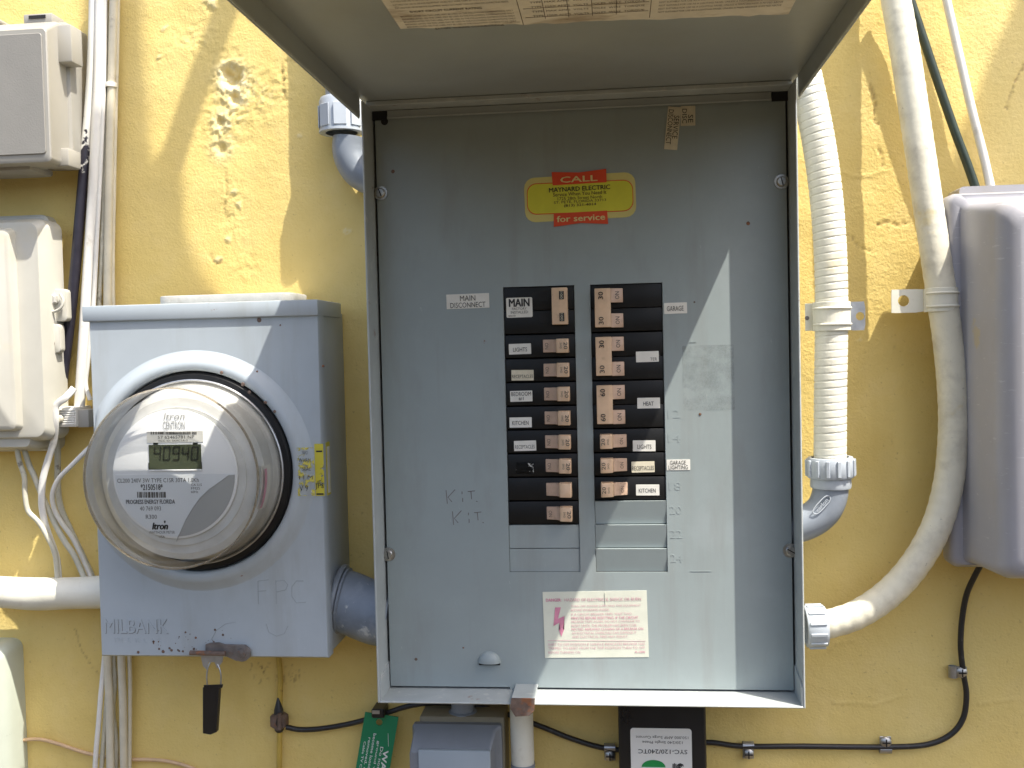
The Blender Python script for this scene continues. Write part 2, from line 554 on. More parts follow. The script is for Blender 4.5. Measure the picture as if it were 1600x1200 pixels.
# ------------------------------------------------------------------ ground
mb = MB()
GROUND = M('dry_lawn_and_soil', (0.055, 0.040, 0.022), 0.95, var=0.3, vs=3, bump=0.004, bs=60, spots=[((0.045, 0.042, 0.016), 1.4, 0.5, 0.15, 0.8, U)])
mb.add([(-60, -120, 0), (60, -120, 0), (60, 4, 0), (-60, 4, 0)], [(0, 1, 2, 3)], GROUND)
mb.build('ground', origin=(0, 0, 0), kind='structure')

# unseen wall added behind the viewer to block the low sky
SKYBLOCK = M('sky_block_stucco', (0.16, 0.115, 0.07), 0.9, var=0.15, vs=2, bump=0.002, bs=40)
mb = MB()
mb.box(-14, 14, -5.2, -5.0, 0, 2.0, SKYBLOCK, .02, 1)
mb.box(-14.1, 14.1, -5.25, -4.95, 2.0, 2.08, SKYBLOCK, .01, 1)
mb.build('sky_block_wall', label='plain tan wall added out of view to block the low sky', cat='wall', kind='thing')

# ------------------------------------------------------------------ wall
def wall_material():
    m = bpy.data.materials.new('yellow_stucco_paint')
    m.use_nodes = True
    N, L = m.node_tree.nodes, m.node_tree.links
    b = N['Principled BSDF']
    b.inputs['Roughness'].default_value = 0.55
    b.inputs['Specular IOR Level'].default_value = 0.35
    tc = N.new('ShaderNodeTexCoord')

    def noise(sc, det=6, rg=.6, stretch=None):
        n = N.new('ShaderNodeTexNoise')
        n.inputs['Scale'].default_value = sc
        n.inputs['Detail'].default_value = det
        n.inputs['Roughness'].default_value = rg
        if stretch:
            mp = N.new('ShaderNodeMapping')
            mp.inputs['Scale'].default_value = stretch
            L.new(tc.outputs['Object'], mp.inputs['Vector'])
            L.new(mp.outputs[0], n.inputs['Vector'])
        else:
            L.new(tc.outputs['Object'], n.inputs['Vector'])
        return n.outputs['Fac']

    def rng(v, a, c, lo=0.0, hi=1.0):
        r = N.new('ShaderNodeMapRange')
        r.inputs['From Min'].default_value = a
        r.inputs['From Max'].default_value = c
        r.inputs['To Min'].default_value = lo
        r.inputs['To Max'].default_value = hi
        L.new(v, r.inputs['Value'])
        return r.outputs['Result']

    def mix(fac, a, c):
        x = N.new('ShaderNodeMix')
        x.data_type = 'RGBA'
        L.new(fac, x.inputs['Factor'])
        if isinstance(a, tuple): x.inputs['A'].default_value = (*a, 1)
        else: L.new(a, x.inputs['A'])
        if isinstance(c, tuple): x.inputs['B'].default_value = (*c, 1)
        else: L.new(c, x.inputs['B'])
        return x.outputs['Result']
    c = mix(rng(noise(5), .35, .68), (0.745, 0.558, 0.178), (0.79, 0.62, 0.235))
    c = mix(rng(noise(28), .5, .75, 0, .35), c, (0.82, 0.64, 0.29))
    c = mix(rng(noise(11, 6, .65, (1, 1, .35)), .52, .8, 0, .6), c, (0.62, 0.44, 0.115))
    c = mix(rng(noise(260, 3), .64, .74, 0, .45), c, (0.36, 0.23, 0.08))
    c = mix(rng(noise(3.2, 8, .72), .54, .72, 0, .35), c, (0.55, 0.40, 0.15))
    at = N.new('ShaderNodeAttribute')
    at.attribute_name = 'chip'
    c = mix(at.outputs['Fac'], c, (0.83, 0.72, 0.42))
    a2 = N.new('ShaderNodeAttribute')
    a2.attribute_name = 'crack'
    c = mix(a2.outputs['Fac'], c, (0.33, 0.20, 0.07))
    L.new(c, b.inputs['Base Color'])
    n3 = noise(420, 4)
    bp = N.new('ShaderNodeBump')
    bp.inputs['Distance'].default_value = 0.0006
    bp.inputs['Strength'].default_value = 0.9
    L.new(n3, bp.inputs['Height'])
    L.new(bp.outputs['Normal'], b.inputs['Normal'])
    return m


def bandnoise(shape, step, lo, hi, seed):
    """noise whose features lie between lo and hi metres"""
    rg = np.random.default_rng(seed)
    g = np.fft.rfft2(rg.standard_normal(shape))
    fy = np.fft.fftfreq(shape[0], step)[:, None]
    fx = np.fft.rfftfreq(shape[1], step)[None, :]
    fr = np.sqrt(fx ** 2 + fy ** 2)
    m = np.exp(-(fr * lo) ** 2) * (1 - np.exp(-(fr * hi) ** 2))
    o = np.fft.irfft2(g * m, s=shape)
    return o / o.std()


def sstep(a, b, x):
    t = np.clip((x - a) / (b - a), 0, 1)
    return t * t * (3 - 2 * t)


STEP = 0.0017
gx = np.arange(-0.665, 0.475, STEP)
gz = np.arange(CZ - 0.475, CZ + 0.41, STEP)
X, Z = np.meshgrid(gx, gz)
sh = X.shape


def wpt(px, py):
    p = P(px, py, 0)
    return p.x, p.z


H = .00028 * bandnoise(sh, STEP, .05, .2, 1) + .00005 * bandnoise(sh, STEP, .008, .025, 2)
fine = bandnoise(sh, STEP, .0022, .006, 3)
xr, _ = wpt(1245, 500)
rough = 0.4 + 1.9 * sstep(xr - .02, xr + .03, X) * sstep(-1, 1, 0.8 + bandnoise(sh, STEP, .05, .2, 9)) * sstep(CZ - .12, CZ + .02, Z)
H += .00006 * fine * rough
# fine horizontal tearing of the trowelled coat
H += .00005 * bandnoise(sh, STEP, .0022, .006, 12) * sstep(.4, 1.2, bandnoise(sh, STEP, .02, .08, 13))
chip = np.zeros(sh)
crack = np.zeros(sh)
n_l = bandnoise(sh, STEP, .006, .03, 4)
n_s = bandnoise(sh, STEP, .003, .008, 5)


def blob(px, py, rx, ry):
    x, z = wpt(px, py)
    k = mpp(0)
    return np.exp(-(((X - x) / (rx * k)) ** 2 + ((Z - z) / (ry * k)) ** 2))


dam = np.clip(blob(362, 125, 34, 40) + .8 * blob(350, 195, 40, 40) + .6 * blob(420, 150, 45, 40) + .6 * blob(310, 60, 40, 30) + .5 * blob(365, 330, 25, 60)
              + .5 * blob(335, 12, 22, 14) + .4 * blob(248, 90, 14, 14) + .45 * blob(385, 415, 25, 25), 0, 1.2)
ledge = sstep(-.12, .12, n_l + .5 * n_s)
ledge2 = sstep(-.05, .05, bandnoise(sh, STEP, .010, .05, 21) + .25 * n_s)
H += dam * (.0010 * (ledge2 - .5) + .0004 * (ledge - .5) + .00018 * n_s)
tr_ = np.sin((X * .82 + Z * .57) * 2 * math.pi / .0062 + 2.2 * n_l)
H += .00009 * tr_ * (blob(440, 200, 60, 90) + .6 * blob(400, 280, 40, 60))
chip += np.clip(dam - .45, 0, 1) * 1.2 * sstep(.1, .5, n_l + .6 * n_s)
for (px, py, r_, dep) in ((362, 121, 13, .010), (366, 152, 8, .007), (352, 112, 6, .004), (344, 190, 7, .003), (346, 232, 9, .003)):
    b_ = blob(px, py, r_, r_ * 1.1)
    H -= dep * np.clip(b_ * 1.15 + .12 * n_s * b_, 0, 1)
    ring = np.clip(blob(px, py, r_ * 1.8, r_ * 1.8) - b_, 0, 1)
    H += .0022 * ring * (1 + .5 * n_s)
    chip += .9 * ring
for (px, py, rx, ry, a_) in ((248, 90, 5, 4, .0022), (364, 300, 9, 3, .0022), (374, 320, 4, 5, .002), (356, 375, 5, 4, .002), (468, 213, 5, 4, .0016), (540, 362, 8, 5, .0014),
                            (342, 405, 6, 4, .0018), (258, 45, 5, 4, .0015), (1344, 530, 4, 4, .0012), (330, 4, 12, 8, .003)):
    b_ = blob(px, py, rx * 1.1, ry * 1.1) * (.75 + .5 * n_l + .35 * n_s)
    H += .45 * a_ * sstep(.35, .6, b_)
    chip += .5 * sstep(.35, .6, b_)


def crk(pts, wd=1.6, dep=.0009, col=.8):
    global H, crack
    k = mpp(0)
    q = [wpt(*p) for p in pts]
    best = np.full(sh, 9.0)
    for (ax, az), (bx, bz) in zip(q, q[1:]):
        dx, dz = bx - ax, bz - az
        t = np.clip(((X - ax) * dx + (Z - az) * dz) / (dx * dx + dz * dz), 0, 1)
        best = np.minimum(best, np.hypot(X - ax - t * dx, Z - az - t * dz))
    best = best + .0006 * n_s
    g = np.exp(-(np.clip(best, 0, 9) / (wd * k)) ** 2)
    H = H - dep * g
    crack = crack + col * g * (.6 + .4 * sstep(-.5, .5, n_l))


crk([(1360, 130), (1368, 160), (1366, 190), (1374, 196)], 1.6)
crk([(1372, 352), (1388, 346), (1402, 352), (1418, 348)], 1.6)
crk([(1372, 230), (1378, 245), (1380, 260)], 1.2)
crk([(1318, 362), (1330, 370), (1340, 385), (1358, 392)], 1.3, col=.5)
crk([(1600, 100), (1590, 120), (1577, 150), (1572, 170)], 1.2, col=.6)
crk([(118, 985), (126, 1015), (140, 1035), (155, 1055)], 1.1, col=.55)
crk([(495, 90), (505, 96), (442, 96), (440, 110), (446, 125)], 1.2, col=.6)
crk([(440, 110), (442, 130), (446, 150), (444, 160)], 1.4, col=.5)
crk([(352, 270), (354, 300), (350, 325), (356, 340)], 1.2, col=.4)
crk([(328, 395), (333, 408), (343, 412), (349, 400)], 1.4, col=.5)
crk([(1290, 1020), (1310, 1005), (1335, 1000)], 1.5, dep=-.0006, col=.1)
crk([(1300, 1098), (1345, 1098), (1362, 1102), (1410, 1088)], 1.8, dep=-.0008, col=.05)
crk([(1530, 1100), (1560, 1095), (1590, 1092)], 1.8, dep=-.0006, col=.05)
crk([(1318, 268), (1332, 276), (1360, 274), (1378, 268)], 1.6, dep=-.0007, col=.0)
# drips under the meter box and dirt by the bottom edge
for k_ in range(26):
    x_ = random.uniform(395, 470); y_ = random.uniform(1035, 1060)
    crk([(x_, y_), (x_ + random.uniform(-6, 6), y_ + random.uniform(4, 16))], .8, .0001, .5)
for k_ in range(70):
    x_ = random.uniform(190, 1590); y_ = random.uniform(5, 1190)
    crack += random.uniform(.2, .7) * blob(x_, y_, random.uniform(.8, 1.8), random.uniform(.8, 1.8))
edge = np.minimum.reduce([X - gx[0], gx[-1] - X, Z - gz[0], gz[-1] - Z])
H *= np.clip(edge / .02, 0, 1)
ny, nx = sh
V = np.stack([X, -H, Z], -1).reshape(-1, 3)
ii = np.arange(nx * ny).reshape(ny, nx)
Q = np.stack([ii[:-1, :-1], ii[:-1, 1:], ii[1:, 1:], ii[1:, :-1]], -1).reshape(-1, 4)
x0, x1, z0, z1 = gx[0], gx[-1], gz[0], gz[-1]
A, B, T0, T1 = -7.0, 7.0, 0.0, 3.1
ext = np.array([(A, 0, T0), (B, 0, T0), (B, 0, T1), (A, 0, T1), (A, .2, T0), (B, .2, T0), (B, .2, T1), (A, .2, T1)])
n0 = len(V)
cnr = [ii[0, 0], ii[0, -1], ii[-1, -1], ii[-1, 0]]
V = np.vstack([V, ext])
extra = np.array([(n0, n0 + 1, cnr[1], cnr[0]), (n0 + 1, n0 + 2, cnr[2], cnr[1]), (n0 + 2, n0 + 3, cnr[3], cnr[2]), (n0 + 3, n0, cnr[0], cnr[3]),
                  (n0 + 3, n0 + 2, n0 + 6, n0 + 7), (n0 + 1, n0 + 5, n0 + 6, n0 + 2), (n0, n0 + 3, n0 + 7, n0 + 4), (n0 + 5, n0 + 4, n0 + 7, n0 + 6)])
Q = np.vstack([Q, extra])
me = bpy.data.meshes.new('stucco_wall')
me.vertices.add(len(V))
me.vertices.foreach_set('co', V.ravel())
me.loops.add(len(Q) * 4)
me.loops.foreach_set('vertex_index', Q.ravel().astype(np.int32))
me.polygons.add(len(Q))
me.polygons.foreach_set('loop_start', np.arange(len(Q), dtype=np.int32) * 4)
me.polygons.foreach_set('use_smooth', np.concatenate([np.ones(len(Q) - 8, bool), np.zeros(8, bool)]))
for nm, arr in (('chip', chip), ('crack', crack)):
    a_ = me.attributes.new(nm, 'FLOAT', 'POINT')
    a_.data.foreach_set('value', np.concatenate([np.clip(arr, 0, 1).ravel(), np.zeros(8)]).astype(np.float32))
me.update(calc_edges=True)
me.materials.append(wall_material())
wo = bpy.data.objects.new('stucco_wall', me)
COL.objects.link(wo)
tag(wo, 'yellow painted stucco wall with peeling chipped patches and cracks', 'wall', kind='thing')

# ------------------------------------------------------------------ breaker panel
DP = 0.102            # front of the enclosure
DF = 0.0675           # face of the inner cover
xL = (P(565, 200, DP).x + P(590, 1095, DP).x) / 2
xR = (P(1240.5, 190, DP).x + P(1264, 1098, DP).x) / 2
zB = P(925, 1103, DP).z
zT = (P(563, 146, DP).z + P(1238, 125, DP).z) / 2     # underside of the lid
zRim = (P(566, 178, DP).z + P(1242, 157, DP).z) / 2
panel = thing('breaker_panel', 'grey outdoor breaker panel with its lid lifted and two columns of breakers', 'electrical panel', ((xL + xR) / 2, 0, zB))
t = .0016
mb = MB()
zTe = zT - .0025
mb.box(xL, xL + t, -DP, -.002, zB, zTe, RIMPAINT, .0005, 1)
mb.box(xR - t, xR, -DP, -.002, zB, zTe, RIMPAINT, .0005, 1)
mb.box(xL + t, xR - t, -DP, -.002, zB, zB + t, RIMPAINT, .0005, 1)
mb.box(xL + t, xR - t, -DP + .012, -.002, zTe - t, zT - .0003, RIMPAINT, .0005, 1)
mb.box(xL + t, xR - t, -.006, -.003, zB + t, zTe - t, DARK)
mb.build('enclosure', panel)
# folded corner laps at the bottom corners
for sx, x_ in ((1, xL + t), (-1, xR - t)):
    za, zb_ = zB + t, zB + .0255
    mb = MB()
    q = [(x_, -DP + .001, za), (x_, -DF + .003, za), (x_, -DF + .003, zb_), (x_, -DP + .006, zb_ - .005), (x_, -DP + .001, zb_ - .009)]
    mb.prism([Vector(p) for p in q], Vector((sx * .0012, 0, 0)), RIMPAINT)
    mb.build('corner_lap', panel)
# inner cover plate with two openings
fxL = max((P(584, 175, DF).x + P(606, 1082, DF).x) / 2, xL + t + .0022)
fxR = min((P(1229, 150, DF).x + P(1246, 1082, DF).x) / 2, xR - t - .0020)
fzB = max(P(925, 1080, DF).z, zB + t + .0020)
fzT = zTe - .006
cl = [(P(786, 449, DF).x + P(795, 893, DF).x) / 2, (P(900, 447, DF).x + P(905, 893, DF).x) / 2]
cr = [(P(922, 443, DF).x + P(930, 893, DF).x) / 2, (P(1035, 442, DF).x + P(1044, 893, DF).x) / 2]
zt = P(915, 445, DF).z
zb = P(920, 894, DF).z
nlx0, nlx1 = P(797, 1085, DF).x, P(840, 1085, DF).x
nz = P(820, 1082, DF).z + .0005
xs = [fxL, cl[0], cl[1], cr[0], cr[1], fxR]
zs = [fzB, zb, zt, fzT]
mb = MB()
for i in range(5):
    for j in range(3):
        if j == 1 and i in (1, 3):
            continue
        if j == 0:
            continue
        mb.box(xs[i], xs[i + 1], -DF + .0015, -DF, zs[j], zs[j + 1], PANEL)
mb.box(fxL, nlx0, -DF + .0015, -DF, fzB, zb, PANEL)
mb.box(nlx0, nlx1, -DF + .0015, -DF, nz, zb, PANEL)
mb.box(nlx1, fxR, -DF + .0015, -DF, fzB, zb, PANEL)
# turned-in lips round the openings
for c_ in (cl, cr):
    mb.box(c_[0] - .0002, c_[0] + .0004, -DF + .012, -DF + .0003, zb, zt, PANEL)
    mb.box(c_[1] - .0004, c_[1] + .0002, -DF + .012, -DF + .0003, zb, zt, PANEL)
cover = mb.build('inner_cover', panel)
# embossed circuit numbers, even ones on the right
rowh = (zt - zb) / 12
for k, sN in ((5, '12'), (6, '14'), (8, '18'), (9, '20'), (10, '22'), (11, '24')):
    zc = zt - (k + .42) * rowh
    mb = MB()
    mb.text(sN, (cr[1] + .0075, -DF, zc), .0105, .0072, PANEL, depth=.0002)
    mb.build('embossed_number', cover)
mb = MB()
for px, py, l_ in ((1095, 893, 30), (1082, 535, 10)):
    p = P(px, py, DF)
    mb.box(p.x - l_ * .0003, p.x + l_ * .0003, -DF, -DF - .0003, p.z, p.z + .0004, PANEL)
mb.build('scratch', cover, kind='stuff')
# hinge flange along the top
mb = MB()
a, b_ = P(605, 182, DF + .004), P(1205, 160, DF + .004)
zf = (a.z + b_.z) / 2
mb.box(a.x, b_.x, -DF - .004, -DF - .0028, zf, zTe - .002, LIDPAINT, .0004, 1)
mb.box(a.x, b_.x, -DF - .004, -DF - .0046, zf, zf + .0012, RIMPAINT)
mb.build('hinge_flange', panel)
for x_ in ((xL + t, a.x - .001), (b_.x + .001, xR - t)):
    mb = MB()
    mb.box(x_[0], x_[1], -DF + .001, -DF - .0015, zTe - .0095, zTe - .0005, DARK)
    mb.build('hinge_gap', panel)


# cover screws
def make_screw():
    mb = MB()
    mb.lathe((0, 0, 0), (0, -1, 0), [(0.0001, .0036), (.0034, .0035), (.0042, .0029), (.0044, 0.0012), (.0062, .0011), (.0064, 0)], STEEL, 6 * 4)
    mb.box(-.0036, .0036, -.0034, -.0037, -.00045, .00045, DARK)
    return mb


for i, (px, py, an) in enumerate(((595, 302, 70), (607, 866, 80), (1221, 284, 75), (1235, 860, 30))):
    p = P(px, py, DF)
    if i == 0:
        mb = make_screw()
        me = mb.build('cover_screw', panel).data
        o = bpy.data.objects['cover_screw']
        for v in me.vertices:
            v.co += ORG[panel.name]
    else:
        o = bpy.data.objects['cover_screw'].copy()
        COL.objects.link(o)
        o.parent = panel
    o.location = p - ORG[panel.name]
    o.rotation_euler = (0, math.radians(an), 0)
mb = MB()
p = P(601, 190, DF)
mb.lathe((p.x, -DF - .0002, p.z), (0, -1, 0), [(.0032, 0), (.0032, .0003), (0.0001, .0003)], DARK, 20)
mb.build('screw_hole', cover)
# half-dome scoop
p = P(765, 1035, DF)
mb = MB()
n1, n2 = 20, 8
vs, fs = [], []
for j in range(n2 + 1):
    for i in range(n1 + 1):
        a_ = math.pi * i / n1
        e_ = (math.pi / 2) * j / n2
        rr = .0102 * math.cos(e_)
        vs.append((p.x + rr * math.cos(a_), -DF - .0062 * math.sin(e_) - .0002, p.z + rr * math.sin(a_)))
for j in range(n2):
    for i in range(n1):
        q = j * (n1 + 1) + i
        fs.append((q, q + 1, q + n1 + 2, q + n1 + 1))
mb.add(vs, fs, PANEL, True)
mb.box(p.x - .0095, p.x + .0095, -DF - .0002, -DF - .0005, p.z - .0024, p.z + .0006, DARK)
mb.build('vent_scoop', cover)
# latch tab in the notch at the bottom
a, b_ = P(799, 1088, DP + .002), P(836, 1100, DP + .002)
mb = MB()
mb.box(nlx0, nlx1, -DF + .004, -DF + .0045, fzB, nz + .002, DARK)
mb.box(a.x, b_.x, -DF + .002, -DP - .001, zB + .0052, zB + .0066, RIMPAINT, .0004, 1)
mb.prism([Vector((a.x, -DP - .001, zB + .0066)), Vector((b_.x, -DP - .001, zB + .0066)), Vector((b_.x - .0008, -DP - .001, zB - .004)), Vector((b_.x - .005, -DP - .001, zB - .0085)),
          Vector((a.x + .003, -DP - .001, zB - .0095)), Vector((a.x - .0015, -DP - .001, zB - .002))], Vector((0, -.0014, 0)), RUSTY, .0003, 1)
mb.build('latch_tab', panel, label='rusty latch tab at the bottom edge')
# rust flecks and scribbles on the cover
mb = MB()
for px, py, s_ in ((650, 1030, 1.0), (1169, 349, 1.2), (614, 268, 1.2), (716, 168, 1.4), (724, 1012, .6), (1094, 647, .9), (1085, 472, .6)):
    p = P(px, py, DF)
    mb.lathe((p.x, -DF - .0001, p.z), (0, -1, 0), [(.0014 * s_, 0), (.0010 * s_, .0004), (.0001, .0004)], RUSTY, 9)
mb.build('rust_spot', cover, kind='stuff')
mb = MB()


def stroke(mb, pts, d, mat, w_=.00035):
    mb.tube([P(x, y, d) for x, y in pts], w_, mat, 5, True)


for ox, oy in ((0, 0), (10, 33)):
    for ln in ([(697, 766), (699, 787)], [(711, 765), (700, 777), (706, 784)], [(722, 768), (722, 772)], [(723, 778), (723, 784)], [(731, 768), (742, 767)], [(736, 768), (737, 780)], [(744, 783), (746, 784)]):
        stroke(mb, [(x + ox, y + oy) for x, y in ln], DF, SCRIBE)
mb.build('pencil_note', cover, kind='stuff')
sticker('glue_residue', cover, (1068, 540, 1146, 640), DF, GLUE)
# stickers on the cover
sticker('tape_label', panel, (697, 459, 765, 482), DF, PAPER, [('MAIN', .32, .52, .68, .88, INKF), ('DISCONNECT', .09, .06, .91, .42, INKF)], 0.6)
sticker('tape_label', panel, (1038, 473, 1073, 490), DF, PAPER, [('GARAGE', .12, .25, .85, .7, INKF)], .5)
sticker('tape_label', panel, (1042, 718, 1078, 734.5), DF, PAPER, [('GARAGE', .14, .52, .82, .9, INKF), ('LIGHTING', .08, .08, .9, .46, INKF)], 0)
sticker('tape_label', panel, (1064, 166, 1086, 196), DF, PAPERY, [('SE', .5, .15, .85, .55, INK, dict(turn=-90)), ('DISC', .1, .12, .42, .85, INK, dict(turn=-90))], -1)
sticker('tape_label', panel, (1041, 168, 1061, 233), DF + .0004, PAPERY, [('SERVICE', .52, .26, .92, .8, INK, dict(turn=-90)), ('DISCONNECT', .08, .12, .46, .93, INK, dict(turn=-90))], -6.5)


def call_extra(mb, at, W, H_):
    def poly(pts, mat, lift):
        mb.prism([at(u, v, lift) for u, v in pts], Vector((0, -.00012, 0)), mat)
    rect = rrect(0, 0, W * .955, H_ * .70, .0082, 0, 6)
    c0 = at(.5, .5)
    mb.prism([Vector((c0.x + q.x, c0.y - .0001, c0.z + q.z)) for q in rect], Vector((0, -.00012, 0)), REDI)
    rect = rrect(0, 0, W * .943, H_ * .665, .0078, 0, 6)
    mb.prism([Vector((c0.x + q.x, c0.y - .00022, c0.z + q.z)) for q in rect], Vector((0, -.00012, 0)), YEL)
    ca = 1.0
    poly([(.26, .80), (.745, .80), (.745, 1.10), (.50, 1.055), (.255, 1.10)], REDI, .0005)
    poly([(.26, .17), (.74, .17), (.745, -.13), (.50, -.075), (.255, -.13)], REDI, .0005)
    for st, u0, v0, u1, v1, ink, bo in (('CALL', .33, .845, .665, .975, PALE, .018), ('for service', .285, -.03, .72, .105, PALE, .018),
                                        ('MAYNARD ELECTRIC', .225, .645, .775, .745, INK, .012), ('Service When You Need It', .26, .545, .74, .625, INKB, .004),
                                        ('1725 28th Street North', .30, .455, .70, .525, INKB, 0), ('ST. PETE, FLORIDA 33713', .265, .375, .735, .44, INKB, 0), ('(813) 321-4014', .355, .285, .645, .36, INKB, .008)):
        mb.text(st, at((u0 + u1) / 2, (v0 + v1) / 2, .0009), (u1 - u0) * W, (v1 - v0) * H_, ink, 1.0, bold=bo)


sticker('service_sticker', panel, (820, 274, 992, 343), DF, YELB, rot=1.0, rad=.009, extra=call_extra)


def danger_extra(mb, at, W, H_):
    bolt = [((x - 75) / 1455, 1 - (y - 65) / 935) for x, y in ((245, 285), (325, 285), (280, 445), (372, 408), (345, 598), (360, 596), (318, 700), (284, 602), (300, 600), (297, 500), (212, 548))][::-1]
    b = bmesh.new()
    f = b.faces.new([b.verts.new(at(u, v, .0003)) for u, v in bolt])
    bmesh.ops.triangulate(b, faces=[f])
    mb.bm(b, PINK, False)
    mb.box(at(.03, 0).x, at(.97, 0).x, at(0, 0).y + .0001, at(0, 0).y, at(0, .262).z, at(0, .268).z, PINKF)
    L_ = [('DANGER:', .03, .855, .18, .90, PINK, .02), ('HAZARD OF ELECTRICAL SHOCK OR BURN', .21, .855, .945, .90, PINKF, .008),
          ('TURN OFF POWER SUPPLYING THIS EQUIPMENT', .27, .76, .94, .795, PINKF, 0), ('BEFORE WORKING INSIDE.', .27, .705, .64, .74, PINKF, 0),
          ('IF A CIRCUIT BREAKER TRIPS, WAIT TWO', .27, .635, .85, .675, PINKF, 0), ('MINUTES BEFORE RESETTING. IF THE CIRCUIT', .27, .58, .91, .62, PINK, -.002),
          ('BREAKER TRIPS AGAIN, DO NOT CONTINUE TO', .27, .525, .925, .562, PINKF, 0), ('RESET UNTIL THE PROBLEM HAS BEEN COR-', .27, .468, .90, .506, PINKF, 0),
          ('RECTED. REPEATED CLOSING OF A BREAKER ON', .27, .412, .955, .448, PINK, -.002), ('AN ELECTRICAL OVERLOAD CAN DAMAGE IT', .27, .355, .89, .392, PINKF, 0),
          ('AND ELECTRICAL FIRES MAY RESULT.', .27, .298, .81, .335, PINKF, 0),
          ('SHIFT TO OFF POSITION IF HANDLE INDICATES BREAKER HAS', .035, .185, .965, .222, PINKF, 0), ('TRIPPED. TO RESET FROM THE TRIP POSITION TURN TO OFF', .035, .128, .965, .165, PINKF, 0),
          ('BEFORE TURNING ON.', .035, .065, .35, .10, PINKF, 0), ('PL-10090', .87, .065, .965, .095, PINK, .005)]
    for st, u0, v0, u1, v1, ink, bo in L_:
        mb.text(st, at((u0 + u1) / 2, (v0 + v1) / 2, .0003), (u1 - u0) * W, (v1 - v0) * H_, ink, .9, bold=bo)
    # crease near the top edge
    mb.prism([at(.598, .98, .0002), at(.606, .98, .0002), at(.604, .80, .0002), at(.600, .80, .0002)], Vector((0, -.0003, 0)), PAPERD)


sticker('danger_label', panel, (849, 923, 1012, 1028), DF, PAPERD, rot=.9, extra=danger_extra, rad=.0003)


# breakers
def handle(mb, xa, xb, za, zb_, flip, mat, d0):
    """one rocker handle: low at the ON end, ridged and high at the rated end"""
    w_ = xb - xa
    lo = [(0, -.004), (0, .0016), (.06, .0021), (.42, .0050), (.515, .0086), (.515, -.004)]
    hi = [(.522, -.004), (.522, .0094), (.58, .0104), (.95, .0124), (1.0, .0114), (1.0, -.004)]
    for prof, mm, ins in ((lo, mat, .0005), (hi, TAN, 0)):
        pts = [Vector((xb - u * w_ if flip else xa + u * w_, -(d0 + h), za + ins)) for u, h in prof]
        mb.prism(pts, Vector((0, 0, zb_ - za - 2 * ins)), mm, .0004, 1)
    # the slot the handle rides in
    x0_, x1_ = (xb, xb + .0016) if flip else (xa - .0016, xa)
    mb.box(x0_, x1_, -(d0 - .001), -(d0 + .0003), za + .0006, zb_ - .0006, DARK)


